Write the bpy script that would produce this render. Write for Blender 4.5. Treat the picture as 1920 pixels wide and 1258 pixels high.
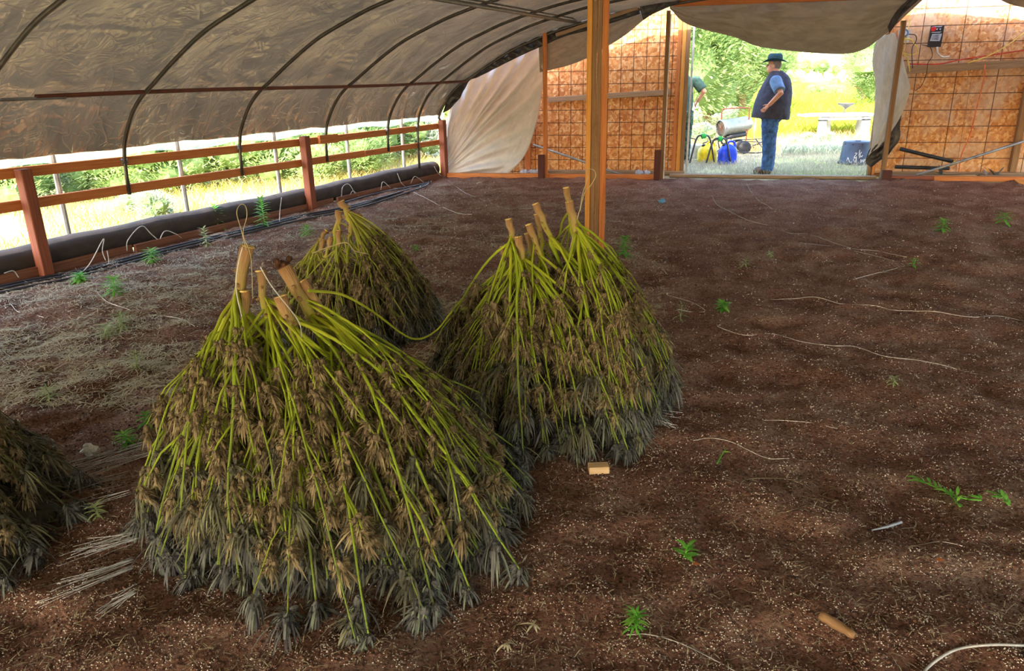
import bpy, bmesh, math, random
import numpy as np
from mathutils import Vector, Matrix, noise, Euler
random.seed(7); np.random.seed(7)
for o in list(bpy.data.objects): bpy.data.objects.remove(o)
SC = bpy.context.scene; COL = SC.collection
R = math.radians; U = random.uniform
# ------------------------------------------------------------- camera
F, TH, RO, CH = 1420.0, R(19.0), 0.020, 1.6
cd = bpy.data.cameras.new('camera'); cam = bpy.data.objects.new('camera', cd); COL.objects.link(cam)
cd.sensor_width = 36; cd.lens = F / 1920 * 36; cd.clip_start = .05; cd.clip_end = 900
cam.matrix_world = Matrix.Translation((0, 0, CH)) @ Matrix.Rotation(math.pi/2 - TH, 4, 'X') @ Matrix.Rotation(-RO, 4, 'Z')
SC.camera = cam
# ------------------------------------------------------------- world, sun, exposure
W = bpy.data.worlds.new('sky'); SC.world = W; W.use_nodes = True
nt = W.node_tree; sk = nt.nodes.new('ShaderNodeTexSky'); sk.sky_type = 'NISHITA'
SUN_EL, SUN_AZ = R(34), R(27)          # azimuth of travel, from +Y towards +X
sk.sun_disc = False; sk.sun_elevation = SUN_EL; sk.sun_rotation = SUN_AZ + math.pi
sk.air_density = 1.2; sk.dust_density = 2.2; sk.ozone_density = 1.0
nt.links.new(sk.outputs[0], nt.nodes['Background'].inputs[0]); nt.nodes['Background'].inputs[1].default_value = 0.55
sd = bpy.data.lights.new('sun', 'SUN'); sun = bpy.data.objects.new('sun', sd); COL.objects.link(sun)
sd.energy = 5.6; sd.angle = R(.6); sd.color = (1, .93, .82)
tr = Vector((math.sin(SUN_AZ)*math.cos(SUN_EL), math.cos(SUN_AZ)*math.cos(SUN_EL), -math.sin(SUN_EL)))
sun.rotation_euler = tr.to_track_quat('-Z', 'Y').to_euler(); sun.location = (-20, -30, 25)
SC.view_settings.view_transform = 'Standard'; SC.view_settings.look = 'None'
SC.view_settings.exposure = 1.36; SC.view_settings.gamma = 1; SC.view_settings.use_curve_mapping = False
# ------------------------------------------------------------- photograph coordinates to places
def ray(px, py):
    x = px-960; y = -(py-629); c, s = math.cos(RO), math.sin(RO)
    a, b = c*x+s*y, -s*x+c*y; ct, st = math.cos(TH), math.sin(TH)
    return Vector((a, F*ct+b*st, -F*st+b*ct))
O = Vector((0, 0, CH))
def G(px, py, z=0.0): r = ray(px, py); return O + r*((z-CH)/r.z)
def YD(px, py, y): r = ray(px, py); return O + r*(y/r.y)
A0 = G(80, 515); C0 = G(832, 332)
wv = (C0-A0).normalized(); uv = Vector((wv.y, -wv.x, 0))       # along the left side, and inward
ev = Vector((math.sin(R(102.04)), math.cos(R(102.04)), 0)); mv = Vector((-ev.y, ev.x, 0))   # along the end, and outward
def LW(s, d, z): return A0 + wv*s + uv*d + Vector((0, 0, z))
def EW(s, d, z): return C0 + ev*s + mv*d + Vector((0, 0, z))
def LP(px, py, d=0):       # photo point on a plane parallel to the left side
    p0 = LW(0, d, 0); r = ray(px, py); return O + r*((p0-O).dot(uv)/r.dot(uv))
def EP(px, py, d=0):
    p0 = EW(0, d, 0); r = ray(px, py); return O + r*((p0-O).dot(mv)/r.dot(mv))
def esz(px, py, d=0): p = EP(px, py, d); return (p-C0).dot(ev), p.z
def gz(x, y):
    if not (-7 < x < 12 and .3 < y < 13.6): return 0
    v = noise.noise(Vector((x*1.1, y*1.1, 0)))*.028 + noise.noise(Vector((x*3.1, y*3.3, 3)))*.034 + noise.noise(Vector((x*7.5, y*7.5, 7)))*.022 + noise.noise(Vector((x*17, y*17, 2)))*.010
    return v
def GG(px, py, up=0):
    p = G(px, py)
    for _ in range(3): p = G(px, py, gz(p.x, p.y)+up)
    return p
# ------------------------------------------------------------- materials
def lin(c): return tuple(((v/255)/12.92 if v/255 <= .04045 else ((v/255+.055)/1.055)**2.4) for v in c)
class NT:
    def __init__(s, name):
        s.m = bpy.data.materials.new(name); s.m.use_nodes = True; s.t = s.m.node_tree; s.b = s.t.nodes['Principled BSDF']; s.o = s.t.nodes['Material Output']
    def n(s, k, **kw):
        n = s.t.nodes.new(k)
        for a, v in kw.items():
            if a in n.inputs: n.inputs[a].default_value = v
            else: setattr(n, a, v)
        return n
    def l(s, a, b): s.t.links.new(a, b)
    def co(s, kind='UV', scale=(1, 1, 1)):
        c = s.n('ShaderNodeTexCoord'); mp = s.n('ShaderNodeMapping'); mp.inputs['Scale'].default_value = scale; s.l(c.outputs[kind], mp.inputs[0]); return mp.outputs[0]
    def noise(s, co, scale, detail=4, rough=.6, dist=0):
        n = s.n('ShaderNodeTexNoise'); n.inputs['Scale'].default_value = scale; n.inputs['Detail'].default_value = detail; n.inputs['Roughness'].default_value = rough; n.inputs['Distortion'].default_value = dist; s.l(co, n.inputs['Vector']); return n.outputs['Fac']
    def ramp(s, fac, stops, interp='LINEAR'):
        r = s.n('ShaderNodeValToRGB'); r.color_ramp.interpolation = interp; e = r.color_ramp.elements
        while len(e) < len(stops): e.new(.5)
        for i, (p, c) in enumerate(stops): e[i].position = p; e[i].color = (*lin(c), 1) if len(c) == 3 else c
        s.l(fac, r.inputs[0]); return r.outputs[0]
    def mix(s, a, b, f, mode='MIX'):
        n = s.n('ShaderNodeMix', data_type='RGBA', blend_type=mode)
        for v, i in ((a, 6), (b, 7)):
            if isinstance(v, tuple): n.inputs[i].default_value = (*lin(v), 1)
            else: s.l(v, n.inputs[i])
        if isinstance(f, (int, float)): n.inputs[0].default_value = f
        else: s.l(f, n.inputs[0])
        return n.outputs[2]
    def math(s, op, a, b=0.0, c=0.0):
        n = s.n('ShaderNodeMath', operation=op)
        for i, v in enumerate((a, b, c)):
            if isinstance(v, (int, float)): n.inputs[i].default_value = v
            else: s.l(v, n.inputs[i])
        return n.outputs[0]
    def bump(s, h, st=.4, d=.01):
        n = s.n('ShaderNodeBump'); n.inputs['Strength'].default_value = st; n.inputs['Distance'].default_value = d; s.l(h, n.inputs['Height']); s.l(n.outputs[0], s.b.inputs['Normal'])
    def col(s, c): s.l(c, s.b.inputs['Base Color'])
    def rough(s, v): s.b.inputs['Roughness'].default_value = v
    def translucent(s, c, f):
        t = s.n('ShaderNodeBsdfTranslucent'); 
        if isinstance(c, tuple): t.inputs[0].default_value = (*lin(c), 1)
        else: s.l(c, t.inputs[0])
        m = s.n('ShaderNodeMixShader'); m.inputs[0].default_value = f
        s.l(s.b.outputs[0], m.inputs[1]); s.l(t.outputs[0], m.inputs[2]); s.l(m.outputs[0], s.o.inputs[0])
def wood(name, c1, c2, rough=.75, grain=60):
    t = NT(name); co = t.co('UV', (1.5, grain*.5, 1)); f = t.noise(co, 1.6, 6, .65, .4); g = t.noise(t.co('UV', (4, 90, 1)), 1, 3)
    k = t.noise(t.co('UV', (3, 6, 1)), 1.4, 2)
    c = t.mix(t.ramp(f, [(.3, c1), (.68, c2)]), tuple(int(v*.45) for v in c1), t.ramp(g, [(.55, (0, 0, 0)), (.85, (110, 110, 110))]))
    c = t.mix(c, tuple(int(v*.4) for v in c1), t.ramp(k, [(.68, (0, 0, 0)), (.78, (150, 150, 150))]))
    t.col(c); t.rough(rough); t.bump(f, .25, .004); return t.m
def plain(name, c, rough=.6, metal=0, var=.12, spec=None, scale=8):
    t = NT(name); f = t.noise(t.co('Object'), scale, 4)
    t.col(t.ramp(f, [(.25, tuple(max(0, int(v*(1-var*2))) for v in c)), (.75, tuple(min(255, int(v*(1+var))) for v in c))])); t.rough(rough); t.b.inputs['Metallic'].default_value = metal
    t.bump(f, .12, .004); return t.m
def leafm(name, c1, c2, c3=None, tr=.25, rough=.6, spec=.3):
    t = NT(name); a = t.n('ShaderNodeAttribute', attribute_name='tint'); oi = t.n('ShaderNodeObjectInfo')
    f = t.math('ADD', t.math('MULTIPLY', a.outputs['Fac'], .75), t.math('MULTIPLY', oi.outputs['Random'], .25))
    st = [(0.0, c1), (.6, c2)] + ([(1.0, c3)] if c3 else [])
    c = t.ramp(f, st); t.col(c); t.rough(rough); t.b.inputs['Specular IOR Level'].default_value = spec
    if tr: t.translucent(c, tr)
    return t.m
M = {}
M['wood_red'] = wood('reddish_wood', (112, 58, 40), (150, 86, 62))
M['wood_base'] = wood('old_wood', (96, 58, 44), (138, 92, 70)); M['wood_orange'] = wood('orange_wood', (176, 96, 44), (214, 138, 76))
M['wood_yellow'] = wood('yellow_wood', (206, 136, 52), (226, 164, 84))
M['wood_grey'] = wood('weathered_wood', (132, 108, 86), (176, 146, 116))
M['wood_brown'] = wood('brown_wood', (120, 88, 58), (160, 122, 84))
M['wood_dark'] = wood('dark_stained_wood', (66, 30, 26), (92, 44, 38))
M['wood_pale'] = wood('pale_wood', (196, 158, 112), (222, 190, 150))
M['galv'] = plain('galvanised_steel', (150, 154, 158), .38, .75)
M['hoop'] = plain('dull_steel_tube', (96, 92, 86), .4, .7)
M['rust'] = plain('rusty_tube', (104, 58, 42), .6, .3)
M['whitepaint'] = plain('white_paint', (214, 216, 220), .55)
M['blackpl'] = plain('black_plastic', (30, 31, 36), .45)
M['hose'] = plain('black_hose', (52, 52, 62), .35)
M['twine'] = plain('white_twine', (205, 205, 208), .6)
M['twined'] = plain('dusty_twine', (204, 196, 190), .8); M['twinet'] = plain('tan_twine', (190, 176, 140), .7)
M['yellow'] = plain('yellow_plastic', (240, 208, 22), .45)
M['blue'] = plain('blue_plastic', (24, 70, 226), .4)
M['bin'] = plain('slate_plastic', (58, 70, 92), .5)
M['cordo'] = plain('orange_cord', (232, 120, 66), .6); M['cordr'] = plain('red_cord', (214, 62, 40), .6); M['cordy'] = plain('yellow_cord', (238, 206, 96), .6); M['cordw'] = plain('white_cable', (232, 226, 214), .5); M['cordk'] = plain('black_cable', (36, 30, 34), .5)
M['chalk'] = plain('white_marker', (232, 238, 246), .7)
M['red'] = plain('red_print', (206, 34, 40), .5); M['paper'] = plain('grey_paper', (186, 194, 212), .7, var=.06); M['green'] = plain('green_plastic', (40, 170, 70), .5)
M['bluep'] = plain('blue_print', (90, 130, 175), .5)
M['skin'] = plain('skin', (222, 160, 132), .55, var=.05)
M['denim'] = plain('denim', (58, 96, 152), .85, var=.3, scale=16); M['vest'] = plain('charcoal_cloth', (66, 68, 86), .9, var=.2)
M['shirt'] = plain('blue_cloth', (112, 144, 186), .85, var=.1); M['hat'] = plain('dark_teal_felt', (30, 66, 78), .9); M['band'] = plain('blue_band', (88, 120, 150), .8)
M['boot'] = plain('brown_leather', (112, 92, 76), .7, var=.3); M['tee'] = plain('dark_green_cloth', (66, 96, 84), .9); M['hair'] = plain('grey_hair', (150, 140, 134), .9)
M['eye'] = plain('eye', (40, 34, 32), .3)
def mk_camo():
    t = NT('camouflage_cloth'); f = t.noise(t.co('Object'), 9, 2); t.col(t.ramp(f, [(.38, (26, 44, 42)), (.48, (70, 100, 78)), (.56, (44, 72, 60)), (.64, (96, 118, 100))], 'CONSTANT')); t.rough(.9); return t.m
M['camo'] = mk_camo()
def mk_film():
    t = NT('grey_poly_film'); co = t.co('UV', (1, 1, 1))
    big = t.noise(t.co('UV', (.8, 1.1, 1)), 1.4, 2, .5, 1.0); w2 = t.noise(t.co('UV', (2.6, .8, 1)), 1.2, 3, .55, 1.4)
    def ridge(co, sc, dist, p): return t.math('POWER', t.math('SUBTRACT', 1.0, t.math('ABSOLUTE', t.math('SUBTRACT', t.math('MULTIPLY', t.noise(co, sc, 2, .5, dist), 2.0), 1.0))), p)
    r1 = ridge(t.co('UV', (2.2, .7, 1)), 1.1, 1.5, 14.0); r2 = ridge(t.co('UV', (1.2, 2.0, 1)), 1.6, 2.5, 22.0); r3 = ridge(t.co('UV', (6, 1.6, 1)), 1.3, 1.0, 9.0)
    c = t.ramp(big, [(.3, (150, 143, 134)), (.7, (190, 182, 170))]); t.col(c); t.rough(.27); t.b.inputs['Metallic'].default_value = .65; t.b.inputs['Specular IOR Level'].default_value = .8
    h = t.math('ADD', t.math('MULTIPLY', big, 1.3), t.math('MULTIPLY', w2, .35)); h = t.math('ADD', h, t.math('MULTIPLY', r1, .13)); h = t.math('ADD', h, t.math('MULTIPLY', r2, .05)); h = t.math('ADD', h, t.math('MULTIPLY', r3, .02))
    t.bump(h, 1.0, .13); t.translucent((212, 202, 186), .18); return t.m
M['film'] = mk_film()
def mk_tarp(name, c1, c2, tr=.35, rough=.6):
    t = NT(name); f = t.noise(t.co('UV', (1, 1, 1)), 3, 6, .6, 1.0); c = t.ramp(f, [(.3, c1), (.7, c2)]); t.col(c); t.rough(rough); t.bump(f, .45, .02)
    if tr: t.translucent(c, tr)
    return t.m
M['tarp'] = mk_tarp('white_tarp', (212, 212, 214), (232, 232, 232), .35)
M['swag'] = mk_tarp('grey_tarp', (158, 148, 136), (186, 176, 162), .30)
M['blacktarp'] = mk_tarp('black_tarp', (30, 28, 32), (62, 58, 60), 0, .4)
M['roll'] = mk_tarp('black_shade_cloth', (34, 32, 34), (66, 58, 56), 0, .75)
def mk_clear():
    t = NT('clear_poly_film'); tb = t.n('ShaderNodeBsdfTransparent'); t.b.inputs['Base Color'].default_value = (*lin((214, 224, 228)), 1); t.rough(.25)
    tl = t.n('ShaderNodeBsdfTranslucent'); tl.inputs[0].default_value = (*lin((214, 226, 228)), 1)
    a = t.n('ShaderNodeMixShader'); a.inputs[0].default_value = .5; t.l(t.b.outputs[0], a.inputs[1]); t.l(tl.outputs[0], a.inputs[2])
    b = t.n('ShaderNodeMixShader'); b.inputs[0].default_value = .5; t.l(a.outputs[0], b.inputs[1]); t.l(tb.outputs[0], b.inputs[2]); t.l(b.outputs[0], t.o.inputs[0])
    f = t.noise(t.co('UV', (2, 2, 1)), 3, 5, .6, 1.5); t.bump(f, .4, .02); return t.m
M['clear'] = mk_clear()
def mk_osb(name, gu, gv, weather):
    t = NT(name); co = t.co('UV', (1, 1, 1)); ds = t.noise(co, 6, 3, .6); wc = t.n('ShaderNodeVectorMath', operation='ADD'); t.l(co, wc.inputs[0])
    vm = t.n('ShaderNodeCombineXYZ'); t.l(t.math('MULTIPLY', ds, .18), vm.inputs[0]); t.l(t.math('MULTIPLY', ds, .12), vm.inputs[1]); t.l(vm.outputs[0], wc.inputs[1])
    v = t.n('ShaderNodeTexVoronoi'); v.inputs['Scale'].default_value = 26; t.l(wc.outputs[0], v.inputs['Vector'])
    sep = t.n('ShaderNodeSeparateColor'); t.l(v.outputs['Color'], sep.inputs[0])
    c = t.ramp(sep.outputs[0], [(0, (176, 104, 52)), (.35, (204, 136, 76)), (.7, (220, 162, 104)), (1, (234, 194, 144))])
    s1 = t.noise(t.co('UV', (6, 26, 1)), 1.5, 4, .7, 2.0); c = t.mix(c, (164, 92, 46), t.ramp(s1, [(.5, (0, 0, 0)), (.72, (190, 190, 190))]))
    if weather: s2 = t.noise(co, 1.7, 6, .7, 1.0); c = t.mix(c, (206, 182, 160), t.ramp(s2, [(.42, (0, 0, 0)), (.6, (215, 215, 215))]))
    s3 = t.noise(co, .9, 3); c = t.mix(c, (222, 148, 52), t.ramp(s3, [(.45, (0, 0, 0)), (.65, (130, 130, 130))]))
    sx = t.n('ShaderNodeSeparateXYZ'); t.l(co, sx.inputs[0])
    li = t.math('MAXIMUM', t.math('LESS_THAN', t.math('FRACT', t.math('DIVIDE', sx.outputs[0], gu)), .013/gu), t.math('LESS_THAN', t.math('FRACT', t.math('DIVIDE', sx.outputs[1], gv)), .013/gv))
    c = t.mix(c, (70, 34, 20), t.math('MULTIPLY', li, .85)); t.col(c); t.rough(.7); t.bump(sep.outputs[1], .3, .004); return t.m
M['osbL'] = mk_osb('osb_boards', .203, .203, False); M['osbR'] = mk_osb('weathered_osb_boards', .24, .56, True)
def mk_soil():
    t = NT('red_brown_soil'); co = t.co('Object'); f = t.noise(co, 2.2, 8, .7, .3); g = t.noise(co, 60, 6, .75)
    c = t.ramp(f, [(.3, (138, 92, 76)), (.5, (186, 138, 118)), (.72, (222, 188, 168))]); c = t.mix(c, (56, 32, 26), t.ramp(g, [(.40, (215, 215, 215)), (.51, (0, 0, 0))]))
    v = t.n('ShaderNodeTexVoronoi'); v.inputs['Scale'].default_value = 95; t.l(co, v.inputs['Vector']); sep = t.n('ShaderNodeSeparateColor'); t.l(v.outputs['Color'], sep.inputs[0])
    sp = t.math('MULTIPLY', t.math('LESS_THAN', v.outputs['Distance'], .32), t.math('GREATER_THAN', sep.outputs[0], .80))
    c = t.mix(c, (214, 196, 178), sp); t.col(c); t.rough(.95); t.b.inputs['Specular IOR Level'].default_value = .2
    h = t.math('ADD', t.math('MULTIPLY', g, 1.0), t.math('MULTIPLY', t.noise(co, 15, 5, .7), 1.5)); t.bump(h, 1.0, .045); return t.m
M['soil'] = mk_soil()
def mk_field():
    t = NT('dry_field'); co = t.co('Object'); f = t.noise(co, .25, 6, .65); g = t.noise(co, 5, 8, .75)
    c = t.ramp(f, [(.35, (198, 178, 138)), (.5, (220, 204, 158)), (.62, (196, 200, 120))]); c = t.mix(c, (120, 100, 74), t.ramp(g, [(.35, (200, 200, 200)), (.55, (0, 0, 0))])); t.col(c); t.rough(.95); t.bump(g, .8, .05); return t.m
M['field'] = mk_field()
M['stalk_bud'] = leafm('bud_clump', (66, 58, 42), (150, 130, 100), (192, 184, 136), .12)
M['buddroop'] = leafm('drooping_leaf', (54, 52, 50), (118, 116, 98), (166, 170, 116), .2)
M['budlow'] = leafm('purple_grey_leaf', (54, 52, 60), (118, 118, 116), (152, 172, 136), .18)
M['gapshadeleaf'] = leafm('dark_leaf_gap_shade', (30, 34, 26), (66, 62, 50), (92, 98, 56), .1)  # leaf colour taken darker, painting the shade of gaps between stems
M['weed'] = leafm('weed_leaf', (84, 168, 66), (132, 206, 84), (180, 226, 110), .4)
M['weedpale'] = leafm('pale_weed_leaf', (140, 166, 112), (184, 200, 140), (210, 218, 170), .3)
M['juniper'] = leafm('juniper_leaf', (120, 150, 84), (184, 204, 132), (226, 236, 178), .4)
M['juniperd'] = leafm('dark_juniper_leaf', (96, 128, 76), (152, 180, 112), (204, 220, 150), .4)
M['sage'] = leafm('sage_leaf', (130, 148, 132), (182, 194, 172), (216, 220, 200), .3)
M['straw'] = leafm('straw', (170, 140, 88), (214, 188, 126), (236, 218, 160), .35)
M['strawg'] = leafm('yellow_green_grass', (150, 168, 50), (196, 200, 70), (226, 214, 110), .4)
M['shadegrass'] = leafm('dry_pale_grass', (150, 142, 128), (196, 188, 172), (176, 186, 160), .3)
M['chaff'] = leafm('dry_chaff', (172, 158, 130), (226, 216, 188), (196, 200, 158), .1)
M['perlite'] = plain('perlite', (228, 214, 202), .8)
M['clod'] = plain('soil_clod', (104, 70, 56), .95)
def mk_stem(name, stops, rough=.55):
    t = NT(name); a = t.n('ShaderNodeAttribute', attribute_name='tint'); f = t.noise(t.co('UV', (8, 30, 1)), 1.2, 4); g = t.math('ADD', a.outputs['Fac'], t.math('MULTIPLY', t.math('SUBTRACT', f, .5), .7))
    c = t.ramp(g, stops); t.col(c); t.rough(rough); t.bump(f, .9, .008); return t.m
M['stalk'] = mk_stem('woody_stalk', [(0, (166, 124, 84)), (.2, (178, 150, 98)), (.36, (180, 166, 84)), (.62, (176, 178, 50)), (.85, (152, 178, 34)), (1, (140, 166, 30))])
M['branch'] = mk_stem('green_stem', [(0, (212, 218, 58)), (.35, (190, 212, 50)), (.7, (172, 200, 56)), (1, (156, 182, 78))])
M['branchf'] = mk_stem('olive_stem', [(0, (208, 200, 96)), (.5, (182, 194, 70)), (1, (156, 164, 86))])
M['branchd'] = mk_stem('dull_olive_stem', [(0, (150, 150, 60)), (.5, (100, 104, 48)), (1, (84, 84, 54))])
M['pith'] = plain('pale_cut_wood', (226, 196, 126), .8); M['rot'] = plain('rotten_bark', (74, 46, 30), .95, var=.35)
M['scrap'] = plain('clear_scrap', (232, 234, 238), .3); M['orleaf'] = plain('orange_leaf', (214, 120, 52), .7); M['bluescrap'] = plain('blue_scrap', (96, 160, 210), .5)
# ------------------------------------------------------------- mesh builder
class MB:
    def __init__(s): s.v = []; s.f = []; s.uv = []; s.t = []
    def quadstrip(s, rings, closed=True, cap=False, us=None, tints=None):
        b = len(s.v); n = len(rings[0])
        for i, r in enumerate(rings):
            s.v += [tuple(p) for p in r]; s.t += [tints[i] if tints else .5]*n
        L = [0]
        for i in range(1, len(rings)): L.append(L[-1] + (Vector(rings[i][0])-Vector(rings[i-1][0])).length)
        if us: L = us
        for i in range(len(rings)-1):
            for j in range(n if closed else n-1):
                k = (j+1) % n; s.f.append((b+i*n+j, b+i*n+k, b+(i+1)*n+k, b+(i+1)*n+j))
                s.uv += [(L[i], j/n), (L[i], (j+1)/n), (L[i+1], (j+1)/n), (L[i+1], j/n)]
        if cap:
            for i, rev in ((0, True), (len(rings)-1, False)):
                idx = [b+i*n+j for j in range(n)]
                if rev: idx.reverse()
                s.f.append(tuple(idx)); s.uv += [(.1*math.cos(6.28*q/n), .1*math.sin(6.28*q/n)) for q in range(n)]
    def tube(s, pts, r, n=8, cap=True, tints=None, flat=1.0):
        pts = [Vector(p) for p in pts]; m = len(pts); rad = r if isinstance(r, (list, tuple)) else [r]*m; rings = []; nrm = None
        for i, p in enumerate(pts):
            d = (pts[min(i+1, m-1)]-pts[max(i-1, 0)])
            d = d.normalized() if d.length > 1e-9 else Vector((0, 0, 1))
            if nrm is None: nrm = d.orthogonal().normalized()
            else:
                nrm = nrm - d*nrm.dot(d); nrm = nrm.normalized() if nrm.length > 1e-6 else d.orthogonal().normalized()
            bi = d.cross(nrm); rings.append([p + (nrm*math.cos(2*math.pi*j/n) + bi*math.sin(2*math.pi*j/n)*flat)*rad[i] for j in range(n)])
        s.quadstrip(rings, True, cap, None, tints)
    def beam(s, p, q, w, h, up=(0, 0, 1)):     # board from p to q, w across, h along up
        p, q = Vector(p), Vector(q); d = (q-p).normalized(); up = Vector(up); up = (up-d*up.dot(d))
        up = up.normalized() if up.length > 1e-6 else d.orthogonal().normalized(); x = d.cross(up); L = (q-p).length
        c = [x*(-w/2)+up*(-h/2), x*(w/2)+up*(-h/2), x*(w/2)+up*(h/2), x*(-w/2)+up*(h/2)]; b = len(s.v); o = random.random()*7
        s.v += [tuple(p+k) for k in c]+[tuple(q+k) for k in c]; s.t += [.5]*8
        dim = [w, h, w, h]
        for j in range(4):
            k = (j+1) % 4; s.f.append((b+j, b+k, b+4+k, b+4+j)); v0 = o+j*.37; s.uv += [(o, v0), (o, v0+dim[j]), (o+L, v0+dim[j]), (o+L, v0)]
        s.f += [(b+3, b+2, b+1, b), (b+4, b+5, b+6, b+7)]; s.uv += [(o, 0), (o+w, 0), (o+w, h), (o, h)]*2
    def lathe(s, base, prof, n=20, axis=(0, 0, 1), cap=True):
        ax = Vector(axis).normalized(); a = ax.orthogonal().normalized() if abs(ax.z) < .99 else Vector((1, 0, 0)); b_ = ax.cross(a); base = Vector(base)
        s.quadstrip([[base+ax*h+(a*math.cos(2*math.pi*j/n)+b_*math.sin(2*math.pi*j/n))*max(r, .0005) for j in range(n)] for r, h in prof], True, cap)
    def ball(s, c, rx, ry=None, rz=None, n=10, m=7, jit=0):
        ry = ry or rx; rz = rz or rx; c = Vector(c); rings = []
        for i in range(m+1):
            th = math.pi*i/m; sr = max(math.sin(th), .01)
            rings.append([c+Vector((rx*sr*math.cos(2*math.pi*j/n), ry*sr*math.sin(2*math.pi*j/n), -rz*math.cos(th)))*(1+U(-jit, jit)) for j in range(n)])
        s.quadstrip(rings, True, True)
    def grid(s, P, uvs=None, tint=.5):        # P rows of points
        b = len(s.v); m = len(P[0])
        for r in P: s.v += [tuple(p) for p in r]; s.t += [tint]*m
        for i in range(len(P)-1):
            for j in range(m-1):
                s.f.append((b+i*m+j, b+i*m+j+1, b+(i+1)*m+j+1, b+(i+1)*m+j))
                if uvs: s.uv += [uvs(i, j), uvs(i, j+1), uvs(i+1, j+1), uvs(i+1, j)]
                else: s.uv += [(i*.05, j*.05), (i*.05, j*.05+.05), (i*.05+.05, j*.05+.05), (i*.05+.05, j*.05)]
    def leaf(s, p, d, L, w, droop=0, tint=.5, n=3, side=None):
        p = Vector(p); d = Vector(d).normalized(); sd_ = side or d.cross(Vector((0, 0, 1)))
        if sd_.length < 1e-3: sd_ = Vector((1, 0, 0))
        sd_ = sd_.normalized(); b = len(s.v); q = p.copy(); prof = {3: (.3, 1, .7, .05), 2: (.4, 1, .05), 4: (.25, .9, 1, .6, .04)}[n]
        for i in range(n+1):
            ww = w*.5*prof[i]; s.v += [tuple(q-sd_*ww), tuple(q+sd_*ww)]; s.t += [tint]*2
            d = (d+Vector((0, 0, -droop/n))).normalized(); q = q+d*(L/n)
        for i in range(n):
            s.f.append((b+2*i, b+2*i+1, b+2*i+3, b+2*i+2)); s.uv += [(0, i/n), (1, i/n), (1, (i+1)/n), (0, (i+1)/n)]
    def mesh(s, name, base=(0, 0, 0), smooth=False):
        me = bpy.data.meshes.new(name); bx, by, bz = base
        me.from_pydata([(a-bx, b-by, c-bz) for a, b, c in s.v], [], s.f)
        ul = me.uv_layers.new(name='UVMap'); ul.data.foreach_set('uv', [c for t in s.uv for c in t])
        at = me.attributes.new('tint', 'FLOAT', 'POINT'); at.data.foreach_set('value', s.t)
        if smooth: me.polygons.foreach_set('use_smooth', [True]*len(me.polygons))
        me.update(); return me
def link(name, me, mat=None, parent=None, loc=(0, 0, 0)):
    o = bpy.data.objects.new(name, me); COL.objects.link(o); o.location = loc
    if mat and me and not me.materials: me.materials.append(mat if not isinstance(mat, str) else M[mat])
    if parent: o.parent = parent
    return o
def tag(o, label=None, cat=None, group=None, kind=None):
    for k, v in (('label', label), ('category', cat), ('group', group), ('kind', kind)):
        if v: o[k] = v
    return o
class Thing:
    def __init__(s, name, base, label, cat, group=None):
        s.base = Vector(base); s.o = bpy.data.objects.new(name, None); COL.objects.link(s.o); s.o.location = s.base; s.o.empty_display_size = .1; tag(s.o, label, cat, group)
    def part(s, name, mb, mat, smooth=False, under=None, label=None, bevel=0):
        o = link(name, mb.mesh(name, s.base, smooth), mat, under or s.o)
        if label: o['label'] = label
        if bevel: m = o.modifiers.new('bevel', 'BEVEL'); m.width = bevel; m.segments = 1; m.limit_method = 'ANGLE'
        return o
def single(name, mb, mat, base, label=None, cat=None, group=None, kind=None, smooth=False, bevel=0):
    o = link(name, mb.mesh(name, base, smooth), mat, None, base); tag(o, label, cat, group, kind)
    if bevel: m = o.modifiers.new('bevel', 'BEVEL'); m.width = bevel; m.segments = 1; m.limit_method = 'ANGLE'
    return o
def crv(pts, n=8):                            # smooth line through points
    P = [Vector(p) for p in pts]; P = [P[0]*2-P[1]]+P+[P[-1]*2-P[-2]]; out = []
    for i in range(1, len(P)-2):
        for k in range(n):
            t = k/n; a, b, c, d = P[i-1], P[i], P[i+1], P[i+2]
            out.append(.5*((2*b)+(c-a)*t+(2*a-5*b+4*c-d)*t*t+(3*b-3*c+d-a)*t**3))
    out.append(P[-2]); return out
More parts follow.
